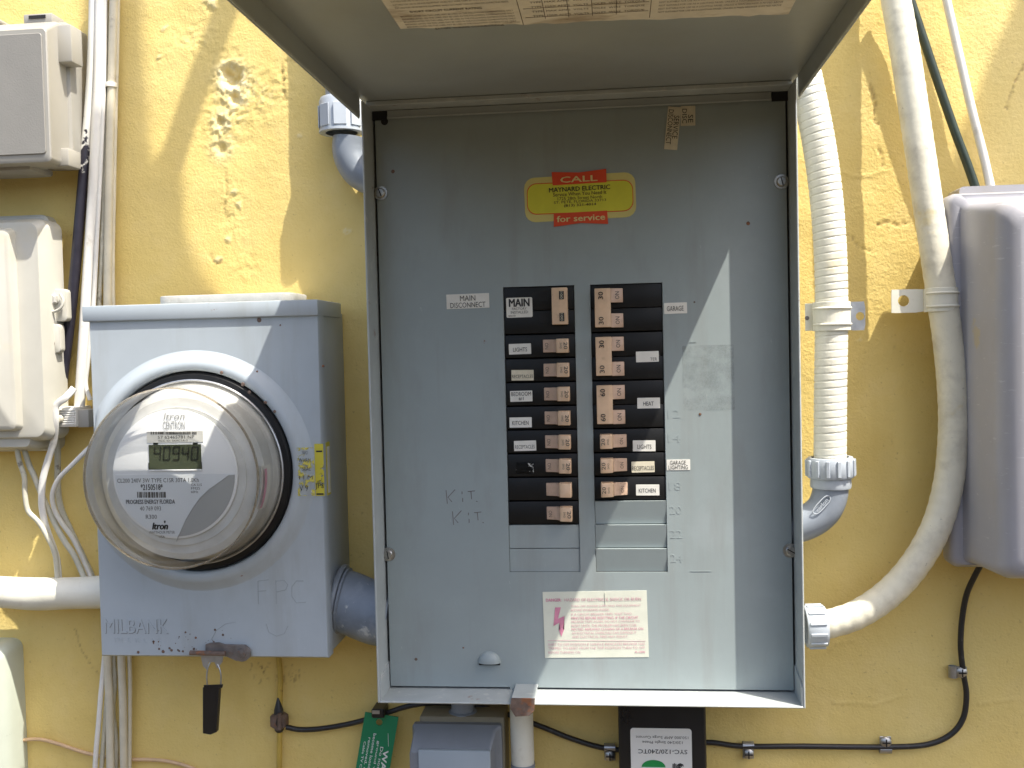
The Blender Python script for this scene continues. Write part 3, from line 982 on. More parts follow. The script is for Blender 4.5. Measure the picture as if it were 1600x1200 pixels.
def breaker(col, flip, r0, n, hand, st=None, label=None):
    """n poles from row r0 of a column; hand: 'single', 'tall' (the main) or 'tie' (two poles tied)"""
    z1, z0 = zt - r0 * rowh, zt - (r0 + n) * rowh
    x0, x1 = col
    g = .0004
    db = DF - .0012
    mb = MB()
    for k in range(n):
        za, zb_ = z1 - (k + 1) * rowh, z1 - k * rowh
        mb.box(x0 + .0006, x1 - .0006, -.03, -db, za + (g * 2.0 if k == n - 1 else g * .6), zb_ - (g if k == 0 else g * .6), BLACK, .0006, 2)
    W = x1 - x0
    br = mb.build('circuit_breaker', panel, label=label)
    fx = lambda u: x0 + u * W
    hz = rowh * .29
    mt = MB()
    mp = MB()
    if hand == 'single':
        a_, b__ = (.10, .465) if flip else (.545, .905)
        zc = (z0 + z1) / 2
        handle(mt, fx(a_), fx(b__), zc - hz, zc + hz, flip, TANPINK, db)
        tr = 90 if flip else -90
        uv, uo = (.165, .395) if flip else (.845, .60)
        if st != 'worn':
            mp.text('20', (fx(uv - .022 if flip else uv + .022), -db - .0124, zc), .0062, .0033, INKF, tr, bold=.006)
            mp.text('SWD', (fx(uv + .045 if flip else uv - .045), -db - .0120, zc), .0052, .0017, INKF, tr)
            mp.text('ON', (fx(uo), -db - .0058, zc), .0056, .0030, INKF, tr)
        # worn stub lettering under the rating
    elif hand == 'tie':
        za, zb_ = z0 + rowh * .22, z1 - rowh * .18
        a_, b__ = .065, .285
        prof = [(0, -.004), (0, .0068), (.75, .0074), (1.0, .0064), (1.0, -.004)]
        pts = [Vector((fx(a_ + u * (b__ - a_)), -(db + h), za)) for u, h in prof]
        mt.prism(pts, Vector((0, 0, zb_ - za)), TAN, .0004, 1)
        rating = st or '30'
        for k in range(2):
            zc = z1 - (k + .5) * rowh + (.0005 if k == 0 else -.0002)
            pr = [(.285, -.004), (.285, .0058), (.30, .0048), (.45, .0016), (.465, -.004)]
            mt.prism([Vector((fx(u), -(db + h), zc - hz)) for u, h in pr], Vector((0, 0, 2 * hz)), TANPINK, .0003, 1)
            mp.text(rating, (fx(.15), -db - .0077, zc), .0066, .0042, INK, 90, bold=.008)
            v, f = text_geo('ON', 0, 0)
            c_, Rv = Vector((fx(.375), -db - .0034, zc)), Vector((0, 0, 1))
            Upv = Vector((-.0044, -.0016 * -1 * -1, 0)).normalized()
            mp.add([c_ + Rv * (x * .0066) + Vector((-.0036, -.0012, 0)) * y for x, y in v], f, INK)
    else:
        za, zb_ = z1 - rowh * 1.62, z1 - rowh * .10
        prof = [(0, -.004), (.02, .0075), (.5, .0088), (.98, .0078), (1, -.004)]
        mt.prism([Vector((fx(.68 + u * .225), -(db + h), za)) for u, h in prof], Vector((0, 0, zb_ - za)), TAN, .0004, 1)
        for zc in (z1 - rowh * .42, z1 - rowh * 1.32):
            mp.box(fx(.79), fx(.855), -db - .0088, -db - .0091, zc - .0036, zc + .0036, INK)
            mp.text('100', (fx(.822), -db - .0093, zc), .0060, .0022, PAPERY, -90)
            mp.box(fx(.50), fx(.62), -db - .0001, -db - .0006, zc - .0042, zc + .0042, DARK)
    mt.build('handle', br)
    if mp.v:
        mp.build('handle_print', br)
    return br


DB = DF - .0012
b_ = breaker(cl, False, 0, 2, 'tall', label='main breaker with a tall tan handle')
sticker('name_label', b_, (791, 465, 832, 496), DB, PAPER, [('MAIN', .10, .55, .90, .94, INK, dict(bold=.02)), ('FACTORY', .22, .38, .78, .50, INKF), ('INSTALLED', .17, .20, .83, .33, INKF), ('BR2100', .08, .05, .35, .13, INKF)], .3, .0012)
left = [('LIGHTS', (795, 537, 830, 553.5), [('LIGHTS', .19, .25, .82, .64, INK)], PAPER), ('RECEPTACLES', (799, 578, 834, 594.5), [('RECEPTACLES', .03, .22, .97, .55, INKF)], PAPERY),
        ('BEDROOM #1', (797, 610.5, 832, 627.5), [('BEDROOM', .06, .52, .94, .9, INK), ('#1', .38, .1, .6, .44, INK)], PAPER), ('KITCHEN', (796, 652, 831, 668), [('KITCHEN', .12, .25, .86, .66, INK)], PAPER),
        ('RECEPTACLES', (803, 688.5, 838, 704.5), [('RECEPTACLES', .05, .22, .93, .58, INKF)], PAPER), ('torn', None, None, None), ('worn', None, None, None), ('', None, None, None)]
for i, (nm, bx, ln, pm) in enumerate(left):
    b_ = breaker(cl, False, 2 + i, 1, 'single', st='worn' if nm == 'worn' else None)
    if bx:
        sticker('name_label', b_, bx, DB, pm, ln, random.uniform(-.8, 1.2))
    if nm == 'torn':
        sticker('label_scraps', b_, (806, 722, 834, 741), DB, TORNW)
right2 = [('30', None, None), ('30', (994, 549, 1029, 565.5), [('TER', .62, .12, .92, .4, INKF)]), ('60', (996, 621.5, 1031, 638), [('HEAT', .26, .26, .72, .64, INK)])]
for i, (rt, bx, ln) in enumerate(right2):
    b_ = breaker(cr, True, 2 * i, 2, 'tie', st=rt)
    if bx:
        sticker('name_label', b_, bx, DB, PAPER, ln, random.uniform(-.6, 1))
right1 = [((989, 688, 1024, 705), [('LIGHTS', .2, .22, .82, .62, INKF)], PAPER), ((987, 721, 1022.5, 738), [('RECEPTACLES', .03, .2, .97, .58, INKF)], PAPERY), ((994, 757, 1030, 774), [('KITCHEN', .12, .26, .84, .64, INK)], PAPER)]
for i, (bx, ln, pm) in enumerate(right1):
    b_ = breaker(cr, True, 6 + i, 1, 'single')
    sticker('name_label', b_, bx, DB, pm, ln, random.uniform(-.6, 1))
# blank knock-outs
for c_, rows in ((cl, (10, 11)), (cr, (9, 10, 11))):
    for k in rows:
        mb = MB()
        z1, z0 = zt - k * rowh, zt - (k + 1) * rowh
        xa_, xb_ = c_[0] + .0007, c_[1] - .0007
        top, bot = (.0012, .0014) if c_ is cl else (-.0012, .0026)      # the right-hand ones lean, top edge proud
        mb.prism([Vector((xa_, -DF + bot, z0 + .0003)), Vector((xa_, -DF + .005, z0 + .0003)), Vector((xa_, -DF + .005, z1 - .0004)), Vector((xa_, -DF + top, z1 - .0004))], Vector((xb_ - xa_, 0, 0)), PANEL)
        mb.build('blank_filler', panel)
mb = MB()
for c_ in (cl, cr):
    mb.box(c_[0], c_[1], -.028, -.0285, zb, zt, DARK)
mb.build('breaker_backing', panel)

# lid, swung up to level
LIDL = 0.50
mb = MB()
yH, yO = -DP - .001, -DP - LIDL
rz = zRim - .0015
mb.box(xL - .002, xR + .002, yO, yH + .09, zT, zT + .0016, LIDPAINT, .0004, 1)
rt_ = .0014
lid = mb.build('lid', panel, label='lid swung up level with an old paper sheet stuck inside')
for x_ in (xL - .002, xR + .002 - rt_):
    mb = MB()
    q = [Vector((x_, yH, zT - .0002)), Vector((x_, yH, rz + .003)), Vector((x_, yH - .002, rz)), Vector((x_, yO, rz)), Vector((x_, yO, zT - .0002))]
    mb.prism(q, Vector((rt_, 0, 0)), LIDPAINT, .0004, 1)
    sx = 1 if x_ < 0 else -1
    mb.box(x_ + (rt_ if sx > 0 else 0), x_ + (rt_ if sx > 0 else 0) + sx * .0006, yO + .002, yH - .01, rz + .0005, rz + .0022, RIMPAINT)
    mb.build('lid_rim', lid)
mb = MB()
mb.box(xL + rt_, xR - rt_, yO, yO + rt_, rz, zT - .0002, LIDPAINT, .0004, 1)
mb.build('lid_front_rim', lid)
# paper sheet inside the lid: its edge nearest the hinge shows
A1, A2 = Pz(626, 45, zT - .0006), Pz(1232, 22, zT - .0006)
ya = (A1.y + A2.y) / 2
mb = MB()
SW, SL = A2.x - A1.x, .30
n = 40
edge_ = []
for i in range(n + 1):
    u = i / n
    edge_.append(Vector((A1.x + u * SW, A1.y + (A2.y - A1.y) * u + random.uniform(-.0018, .0018) * (1 if 0 < i < n else 0), zT - .0004)))
pts = edge_ + [Vector((A2.x, ya - SL, zT - .0004)), Vector((A1.x, ya - SL, zT - .0004))]
b = bmesh.new()
f = b.faces.new([b.verts.new(p) for p in pts])
r_ = bmesh.ops.extrude_face_region(b, geom=[f])
bmesh.ops.translate(b, verts=[q for q in r_['geom'] if isinstance(q, bmesh.types.BMVert)], vec=(0, 0, -.0003))
bmesh.ops.recalc_face_normals(b, faces=b.faces[:])
mb.bm(b, SHEET, False)


def sheet_txt(st, u0, u1, v, h_, ink=INKB, bold=0.0):
    """v: metres out from the hinge-side edge; read from below"""
    mb.text(st, (A1.x + (u0 + u1) / 2 * SW, ya - v, zT - .0009), (u1 - u0) * SW, h_, ink, 0, (1, 0, 0), (0, -1, 0), bold)


sheet_txt('EATON  WIRING CONNECTIONS', .09, .27, .0045, .003, INKB, .01)
for k in range(5):
    sheet_txt('BREAKERS LISTED ON THIS LABEL MAY BE USED IN THE FOLLOWING COMBINATIONS ONLY', .02, .305, .011 + k * .0052, .0026, INKB)
sheet_txt('SHORT CIRCUIT CURRENT RATING', .05, .23, .040, .0035, INKB, .006)
for k in range(6):
    sheet_txt('SUITABLE FOR USE AS SERVICE EQUIPMENT WHEN NOT MORE THAN SIX MAIN DISCONNECTING MEANS', .02, .30, .048 + k * .006, .003, INKB)
for k in range(8):
    sheet_txt('TYPE  MAX AMPS  VOLTS  POLES  WIRE  TORQUE', .35, .63, .018 + k * .0085, .0035, INKB)
for k in range(5):
    sheet_txt('NOT SUITABLE FOR USE AS A LIGHTING PANEL UNLESS A MAIN BREAKER IS FITTED ABOVE', .665, .97, .012 + k * .0062, .003, INKB)
sheet_txt('USE AS A PANEL MAIN', .80, .97, .043, .0042, INKB, .008)
for u in (.32, .38, .44, .50, .56, .645):
    x_ = A1.x + u * SW
    mb.box(x_ - .0002, x_ + .0002, ya - .12, ya - (.002 if u in (.32, .645) else .012), zT - .0007, zT - .00085, INKB)
for k in range(3):
    mb.box(A1.x + .33 * SW, A1.x + .64 * SW, ya - .0155 - k * .017, ya - .0160 - k * .017, zT - .0007, zT - .00085, INKB)
mb.build('instruction_sheet', lid)

# ------------------------------------------------------------------ meter box
DM = 0.085
mx0 = (P(147, 505, DM).x + P(150, 1022, DM).x) / 2
mx1 = (P(500, 490, DM).x + P(511, 1032, DM).x) / 2
mz0 = (P(150, 1022, DM).z + P(511, 1032, DM).z) / 2
mz1 = P(320, 490, DM).z
mbox = thing('meter_box', 'blue grey steel meter box with an embossed front and a rusty hasp', 'meter box', ((mx0 + mx1) / 2, 0, mz0))
mb = MB()
mb.box(mx0 + .001, mx1 - .0018, -DM + .006, 0.0, mz0 + .001, mz1, METERPAINT, .0008, 2)
body = mb.build('box_body', mbox)
Mc = P(308, 736, DM)
mb = MB()
# front cover as a tray with a round opening and raised boss
nseg = 96
rin = .0905


def sq(a_):
    """ray from the meter centre to the cover outline"""
    dx, dz = math.cos(a_), math.sin(a_)
    tt = min(((mx1 - Mc.x) if dx > 0 else (mx0 - Mc.x)) / dx if abs(dx) > 1e-6 else 9, ((mz1 - Mc.z) if dz > 0 else (mz0 - Mc.z)) / dz if abs(dz) > 1e-6 else 9)
    return tt


angs = sorted(set([2 * math.pi * k / nseg for k in range(nseg)] + [math.atan2(z - Mc.z, x - Mc.x) % (2 * math.pi) for x in (mx0, mx1) for z in (mz0, mz1)]))
rings = []
for kind in range(10):
    ring = []
    for a_ in angs:
        e_ = sq(a_)
        lim = e_ - .004
        R_, d_ = [(e_, DM - .015), (e_, DM - .0015), (e_ - .0015, DM), (min(.1085, lim), DM), (min(.1055, lim - .0005), DM + .0012), (min(.1005, lim - .001), DM + .0062), (.0965, DM + .0080),
                  (.0925, DM + .0076), (.0905, DM + .0060), (.0900, DM - .012)][kind]
        ring.append(Vector((Mc.x + R_ * math.cos(a_), -d_, Mc.z + R_ * math.sin(a_))))
    rings.append(ring)
mb.loft(rings[:3], METERPAINT, True, False, False)
mb.loft(rings[2:4], METERPAINT, False, False, False)
mb.loft(rings[3:], METERPAINT, True, False, False)
front = mb.build('front_cover', mbox, sharp=50)
mb = MB()
mb.box(mx0 - .0048, mx1 + .0004, -DM - .0028, -.012, mz1 - .0045, P(320, 473, DM).z, METERPAINT, .0012, 2)
mb.build('top_cap', mbox)
mb = MB()
a, b_ = P(243, 468, .062), P(455, 460, .062)
zc_ = P(320, 473, DM).z
q = rrect((a.x + b_.x) / 2, -.034, b_.x - a.x, .056, .012, 0, 5)
mb.prism([Vector((p.x, p.z, zc_ + .0002)) for p in q], Vector((0, 0, .0085)), HUBM, .0012, 2)
mb.build('hub_plate', mbox)
# embossing
mb = MB()
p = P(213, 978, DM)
mb.text('MILBANK', (p.x + .0005, -DM - .0002, p.z - .0006), .0605, .0132, EDGESHADE)  # darker offset copy of the letters: edge shade painted under the relief
mb.text('MILBANK', (p.x, -DM, p.z), .0605, .0130, METERPAINT, depth=.0006)
p = P(215, 1000, DM)
mb.text('TM  E  R  L  I  K', (p.x, -DM, p.z), .046, .0045, METERPAINT, depth=.0003)
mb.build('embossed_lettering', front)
mb = MB()
for ln in ([(403, 908), (404, 944)], [(403, 908), (420, 906)], [(404, 924), (416, 923)], [(431, 907), (432, 944)], [(431, 908), (444, 907), (450, 914), (446, 922), (432, 925)], [(474, 908), (463, 908), (456, 917), (456, 932), (463, 942), (478, 941)],
           [(416, 975), (420, 988), (432, 994), (444, 990), (450, 978)], [(330, 1000), (338, 985), (352, 975), (368, 972)]):
    stroke(mb, ln, DM, PENCIL, .0003)
mb.build('pencil_note', front, kind='stuff')
mb = MB()
for k in range(40):
    px, py = random.gauss(300, 40), random.gauss(1005, 12)
    if not (160 < px < 400 and 960 < py < 1022): continue
    p = P(px, py, DM)
    s_ = random.uniform(.0003, .0012)
    mb.lathe((p.x, -DM - .0001, p.z), (0, -1, 0), [(s_, 0), (s_ * .7, .0003), (.00005, .0003)], RUSTY, 7)
for px, py, s_ in ((405, 500, .0022), (403, 494, .0013), (438, 508, .0008), (404, 588, .0018), (407, 580, .001), (505, 572, .0013), (352, 582, .0016), (385, 600, .002), (395, 612, .0016), (420, 628, .0014), (434, 642, .0014), (255, 1018, .0016), (268, 1016, .0013), (280, 1017, .001), (216, 1019, .0014)):
    p = P(px, py, DM)
    mb.lathe((p.x, -DM - (.0085 if 350 < px < 436 and py > 575 and py < 645 and px != 404 else .0001), p.z), (0, -1, 0), [(s_, 0), (s_ * .7, .0005), (.00005, .0005)], RUSTY, 8)
mb.build('rust_spot', front, kind='stuff')
# torn yellow warning label on the corner
sticker('torn_label', front, (464, 698, 492, 776), DM + .0079, TORNY, [('YARD', .3, .86, .65, .93, INK), ('WARN', .1, .70, .8, .78, INK), ('SEAL', .3, .52, .8, .6, INKF), ('I I M', .1, .34, .9, .42, INKF), ('V 9', .1, .1, .6, .22, INK)], 0)
sticker('torn_label', front, (492, 692, 506.5, 776), DM, TORNY2, [('-', .2, .84, .9, .87, INK), ('JPS', .0, .12, .95, .24, INK), ('-', .1, .02, .9, .05, INK)], 0)
mb = MB()
za, zb_ = P(515, 772, DM - .02).z, P(515, 690, DM - .02).z
mb.box(mx1 - .0016, mx1 + .0003, -DM + .022, -DM + .010, za, zb_, YWARN)
mb.box(mx1 - .0016, mx1 + .0006, -DM + .020, -DM + .013, za + .002, zb_ - .004, LABELW)
mb.build('torn_label', mbox)
# hasp
mb = MB()
q = [P(x, y, DM + .002) for x, y in ((322, 1006), (330, 1004), (342, 1003), (352, 1006), (385, 1007), (392, 1014), (393, 1025), (385, 1032), (370, 1032), (352, 1024), (322, 1022))]
mb.prism(q, Vector((0, -.0016, 0)), DARKSTEEL, .0003, 1)
p = P(378, 1020, DM + .0036)
mb.lathe((p.x, p.y, p.z), (0, -1, 0), [(.0078, 0), (.0078, .0008), (.0045, .0012), (.0040, .0026), (.0001, .0030)], DARKSTEEL, 24)
mb.tube([P(297, 1020, DM + .007), P(352, 1021, DM + .007)], .0022, RUSTY, 10)
q = [P(x, y, DM + .004) for x, y in ((314, 1022), (350, 1022), (348, 1034), (340, 1044), (336, 1034), (326, 1034), (324, 1046), (318, 1040))]
mb.prism(q, Vector((0, -.0012, 0)), GALV)
mb.build('hasp', mbox, label='rusty hasp at the bottom edge')

# ------------------------------------------------------------------ electric meter
meter = thing('electric_meter', 'round electric meter under a clear cover reading 40940', 'electric meter', (Mc.x, -DM, Mc.z - .09))
ax = (0, -1, 0)
c0 = (Mc.x, 0, Mc.z)
mb = MB()
mb.lathe(c0, ax, [(.0895, DM - .012), (.0890, DM + .0045), (.0870, DM + .0065), (.0830, DM + .0070), (.0815, DM + .003)], BLACK, 96)
mb.lathe(c0, ax, [(.0828, DM + .0066), (.0828, DM + .0086), (.0820, DM + .0092), (.0810, DM + .0084)], GALV, 96)
mb.build('sealing_ring', meter)
mb = MB()
mb.lathe(c0, ax, [(.0800, DM + .004), (.0790, DM + .007), (.0745, DM + .012), (.0735, DM + .030), (.0675, DM + .034)], CUPM, 72)
mb.lathe(c0, ax, [(.0675, DM + .034), (.0600, DM + .036), (.0598, DM + .0375), (.0001, DM + .0375)], CUPM, 72)
mb.build('meter_body', meter)
mb = MB()
side = [(.0815, DM + .008), (.0808, DM + .0105), (.0792, DM + .0125), (.0785, DM + .016), (.0760, DM + .050)]
mb.lathe(c0, ax, side, GLASSS, 96)
fr_ = [(.0760, DM + .050), (.0765, DM + .0525), (.0760, DM + .0575), (.0735, DM + .0605), (.0705, DM + .0612), (.0690, DM + .0600), (.0675, DM + .0600), (.0660, DM + .0612), (.0640, DM + .0605), (.0620, DM + .0585), (.0590, DM + .0580), (.0001, DM + .0590)]
mb.lathe(c0, ax, fr_[:11], GLASSR, 96)
mb.lathe(c0, ax, fr_[10:], GLASS, 96)
mb.build('clear_cover', meter, sharp=60)
mb = MB()
mb.lathe(c0, ax, [(.0763, DM + .0515), (.0772, DM + .0530), (.0772, DM + .0550), (.0763, DM + .0565), (.0759, DM + .0540), (.0763, DM + .0515)], GLASSB, 96)
mb.build('cover_rim', meter, label='worn brass coloured rim')
FD = DM + .040
fc = P(273, 741, FD)
kf = mpp(FD)
mb = MB()
mb.lathe((fc.x, 0, fc.z), ax, [(106 * kf, FD - .002), (106 * kf, FD - .0004), (104.5 * kf, FD), (.0001, FD)], FACEW, 72)
face = mb.build('face_plate', meter)


def ftext(mb, st, box, ink, **k):
    x0, y0, x1, y1 = box
    p = P((x0 + x1) / 2, (y0 + y1) / 2, FD + .00042)
    mb.text(st, p, (x1 - x0) * kf, (y1 - y0) * kf, ink, 0, **k)


def disc(px, py):
    return P(px, py, FD + .0003)


# lower label and the grey corner
mb = MB()
ang = [180 + 180 * k / 40 for k in range(41)]
rr_ = 102 * kf
pl = [Vector((fc.x + rr_ * math.cos(math.radians(a_)), -FD, fc.z + rr_ * math.sin(math.radians(a_)))) for a_ in ang]
mb.prism(pl, Vector((0, -.0003, 0)), FACEL)
cv = [(358, 742.5), (345, 752), (328, 764), (313, 778), (301, 795), (291, 812), (283, 830), (276, 846)]
pg = [P(x, y, FD) for x, y in cv]
pg = [Vector((q.x, -FD - .0003, q.z)) for q in pg]
a_0, a_1 = 271, 359
arc = [Vector((fc.x + rr_ * math.cos(math.radians(a_0 + (a_1 - a_0) * k / 24)), -FD - .0003, fc.z + rr_ * math.sin(math.radians(a_0 + (a_1 - a_0) * k / 24)))) for k in range(25)]
b = bmesh.new()
f = b.faces.new([b.verts.new(p) for p in pg + arc])
bmesh.ops.triangulate(b, faces=[f])
bmesh.ops.translate(b, verts=b.verts[:], vec=(0, -.0002, 0))
bmesh.ops.recalc_face_normals(b, faces=b.faces[:])
mb.bm(b, FACEG, False)
mb.tube([q + Vector((0, -.0002, 0)) for q in pg], .0004, FACEG, 6)
ftext(mb, 'CL200 240V 3W TYPE C1SR 30TA 1.0Kh', (177, 747, 316, 754), INKF)
ftext(mb, '*2150518*', (218, 756, 256, 766), INK, bold=.01)
ftext(mb, 'PROGRESS ENERGY FLORIDA', (193, 780.5, 277, 787.5), INK, bold=.012)
ftext(mb, '40 769 093', (217, 791, 253, 798), INKF)
ftext(mb, 'R300', (227, 804, 246, 811), INKF)
ftext(mb, 'ltron', (236, 816.5, 264, 827.5), INK, bold=.035, shear=.25)
ftext(mb, "'", (256, 813.5, 259, 817.5), INK, bold=.03)
ftext(mb, 'WATTHOUR METER', (231, 829.5, 275, 834), INKF)
ftext(mb, 'USA', (248, 836.5, 258, 840.5), INKF)
for k, st in enumerate(('CA U.S', 'FM2S', '60Hz')):
    ftext(mb, st, (298, 755.5 + 5.5 * k, 316 - k * 3, 759.5 + 5.5 * k), INKF)


def barcode(mb, x0, x1, y0, y1, seed):
    rg = random.Random(seed)
    x = x0
    while x < x1:
        w_ = rg.choice((.8, .8, 1.5, 2.2))
        p, q = P(x, y1, FD), P(x + w_, y0, FD)
        mb.box(p.x, q.x, -FD - .0004, -FD - .0006, p.z, q.z, INKF)
        x += w_ + rg.choice((.8, 1.2, 1.8))


barcode(mb, 215, 260, 768.5, 777.5, 3)
mb.build('printed_label', face)
mb = MB()
ftext(mb, 'CENTRON', (253, 658, 290, 671), FACEG)
ftext(mb, 'ltron', (254, 645, 290, 655.5), FACEG, shear=.2)
x0_, x1_ = P(229, 0, FD).x, P(318, 0, FD).x
p, q = P(230, 692, FD), P(317, 673, FD)
mb.box(p.x, q.x, -FD, -FD - .0003, p.z, q.z, LABELW)
barcode(mb, 236, 308, 674.5, 678.5, 5)
ftext(mb, '57 62465781 NP', (244, 680.5, 306, 685.5), INKF)
ftext(mb, 'FCC ID: SK9C1A-3', (246, 687, 295, 690), INKF)
mb.build('printed_label', face)
mb = MB()
p, q = P(234, 733.5, FD), P(314, 694, FD)
mb.box(p.x, q.x, -FD, -FD - .0006, p.z, q.z, LCD)
p2, q2 = P(232.5, 733.5, FD), P(315.5, 722, FD)
mb.box(p2.x, q2.x, -FD, -FD - .0005, p2.z, q2.z, LCDI)
for xa, xb in ((240, 247), (302, 309)):
    p2, q2 = P(xa, 694.5, FD), P(xb, 691.5, FD)
    mb.box(p2.x, q2.x, -FD, -FD - .0008, p2.z, q2.z, LCDI)
mb.box(p.x - .0004, q.x + .0004, -FD, -FD - .0012, p.z - .0016, p.z - .0003, FACEW, .0003, 1)
for k, ch in enumerate('40940'):
    px = 246.5 + k * 14.6
    c_ = P(px, 708.5, FD)
    w_, h_, tk = 10.0 * kf, 21.0 * kf, 2.7 * kf

    def lp(x, z):
        return Vector((c_.x + x + z * .10, -FD - .0008, c_.z + z))
    G = {'a': ((-w_ / 2, h_ / 2), (w_ / 2, h_ / 2)), 'd': ((-w_ / 2, -h_ / 2), (w_ / 2, -h_ / 2)), 'g': ((-w_ / 2, 0), (w_ / 2, 0)), 'f': ((-w_ / 2, 0), (-w_ / 2, h_ / 2)), 'b': ((w_ / 2, 0), (w_ / 2, h_ / 2)),
         'e': ((-w_ / 2, -h_ / 2), (-w_ / 2, 0)), 'c': ((w_ / 2, -h_ / 2), (w_ / 2, 0))}
    for sg in SEG[ch]:
        (xa, za), (xb, zb2) = G[sg]
        if za == zb2:
            pts = [lp(xa, za - tk / 2), lp(xb, za - tk / 2), lp(xb, za + tk / 2), lp(xa, za + tk / 2)]
        else:
            pts = [lp(xa - tk / 2, za), lp(xa + tk / 2, za), lp(xa + tk / 2, zb2), lp(xa - tk / 2, zb2)]
        mb.add(pts, [(0, 1, 2, 3)], LCDI)
mb.build('lcd_display', face)
# small red and white sticker inside the side of the cover
mb = MB()
pts = []
nA, nB = 8, 2
vs, fs = [], []
for j in range(2):
    for i in range(nA + 1):
        a_ = math.radians(-24 + 30 * i / nA)
        d_ = DM + (.020 if j else .038)
        R_ = .0752 if j else .0738
        vs.append((Mc.x + R_ * math.cos(a_), -d_, Mc.z + R_ * math.sin(a_)))
for i in range(nA):
    fs.append((i, i + 1, nA + 2 + i, nA + 1 + i))
mb.add(vs, fs, LABELW, True)
vs2 = []
for j in range(2):
    for i in range(nA + 1):
        a_ = math.radians(-22 + 26 * i / nA)
        d_ = DM + (.031 if j else .0365)
        R_ = .0754 + .0006
        vs2.append((Mc.x + R_ * math.cos(a_), -d_, Mc.z + R_ * math.sin(a_)))
mb.add(vs2, fs, PINK, True)
mb.build('side_label', meter)

# seal tag hanging from the hasp
seal = thing('seal_tag', 'black plastic seal tag hanging by a wire loop from the rusty hasp', 'seal tag', P(333, 1145, DM + .006))
mb = MB()
ds = DM + .006
loop = pix([(324, 1072, ds), (323, 1056, ds), (326, 1040, ds - .001), (333, 1031, ds - .003), (341, 1040, ds - .001), (345, 1054, ds), (345, 1072, ds)], n=6)
mb.tube(loop, .0007, GALV, 8)
mb.build('wire_loop', seal)
mb = MB()
q = [P(x, y, ds - .003) for x, y in ((320, 1071), (348, 1070), (346, 1076), (342, 1141), (332, 1145), (320, 1143))]
mb.prism(q, Vector((0, -.0050, 0)), SURGEBLACK, .0005, 1)
q = [P(x, y, ds + .002) for x, y in ((339, 1074), (343, 1074), (339, 1138), (336, 1138))]
mb.prism(q, Vector((0, -.0010, 0)), SURGEBLACK)
q = [P(x, y, ds + .002) for x, y in ((319, 1070), (349, 1069), (348, 1074), (320, 1075))]
mb.prism(q, Vector((0, -.0012, 0)), SURGEBLACK)
mb.build('tag_body', seal)

# ------------------------------------------------------------------ pipes and fittings
def ribbed_nut(mb, c, axis, r, h, nr, mat):
    axis = Vector(axis).normalized()
    a = Vector((0, -1, 0)) if abs(axis.y) < .9 else Vector((1, 0, 0))
    a = (a - axis * a.dot(axis)).normalized()
    b = axis.cross(a)
    mb.lathe(c, axis, [(r * .80, 0), (r * .95, .0), (r, h * .08), (r, h * .85), (r * .94, h), (r * .80, h)], mat, 48)
    for k in range(nr):
        an = 2 * math.pi * k / nr + .15
        rad = a * math.cos(an) + b * math.sin(an)
        tn = axis.cross(rad)
        p = Vector(c) + rad * (r * .98)
        wd = r * .075
        q = [p - tn * wd + axis * (h * .1), p + tn * wd + axis * (h * .1), p + tn * wd + axis * (h * .9), p - tn * wd + axis * (h * .9)]
        mb.prism(q, rad * (r * .09), mat, r * .02, 1)


# elbow between meter box and breaker panel
el = thing('conduit_elbow', 'grey conduit elbow with paint overspray between meter box and breaker panel', 'conduit', P(536, 940, .04))
mb = MB()
R0 = .0285
pth = curve([P(518, 935, .040), P(542, 940, .040), P(568, 951, .042), P(590, 959, .044), P(612, 962, .044)], 8)
mb.tube(pth, R0, PVCP, 32)
mb.build('elbow', el)
mb = MB()
ax1 = (pth[4] - pth[0]).normalized()
mb.lathe(pth[0] + ax1 * .005, ax1, [(.027, 0), (.0325, 0), (.0335, .002), (.0325, .0045), (.029, .005)], PVC, 48)
mb.lathe(pth[0] + ax1 * .0105, ax1, [(.0285, 0), (.0305, 0), (.0308, .0018), (.0285, .003)], PVC, 48)
mb.build('flange_ring', el)

# conduit at the panel's upper left with coupling and sweep
du = .0215
ue = thing('conduit_coupling', 'grey plastic conduit with a square-shouldered coupling at the panel\'s upper left', 'conduit', P(532, 208, du))
mb = MB()
k = mpp(du)
c1, c2 = P(534, 208, du), P(532, 153, du)
axu = (c2 - c1).normalized()
hh = (c2 - c1).length
mb.lathe(c1, axu, [(.015, 0), (35.5 * k, 0), (35.5 * k, .0022), (34 * k, .0024), (34 * k, hh - .004), (31.5 * k, hh - .0006), (29 * k, hh), (.014, hh)], PVCL, 40)
for an in range(0, 360, 45):
    ra = math.radians(an + 12)
    rad = Vector((math.cos(ra), math.sin(ra), 0))
    rad = (rad - axu * rad.dot(axu)).normalized()
    tn = axu.cross(rad)
    p = c1 + rad * (33.6 * k) + axu * .004
    mb.prism([p - tn * .006, p + tn * .006, p + tn * .006 + axu * (hh * .62), p - tn * .006 + axu * (hh * .62)], rad * .0011, PVCL, .0003, 1)
mb.build('coupling', ue)
mb = MB()
mb.tube(pix([(546, 215, du), (545, 232, du), (549, 250, du), (563, 270, du), (592, 284, du), (612, 287, du)], n=8), 26 * k, PVC, 28)
mb.build('sweep', ue)
mb = MB()
mb.tube([P(534, 157, du), P(530, 60, du), P(528, -60, du), P(522, -420, du)], 25 * k, PVC, 28)
mb.build('pipe', ue)

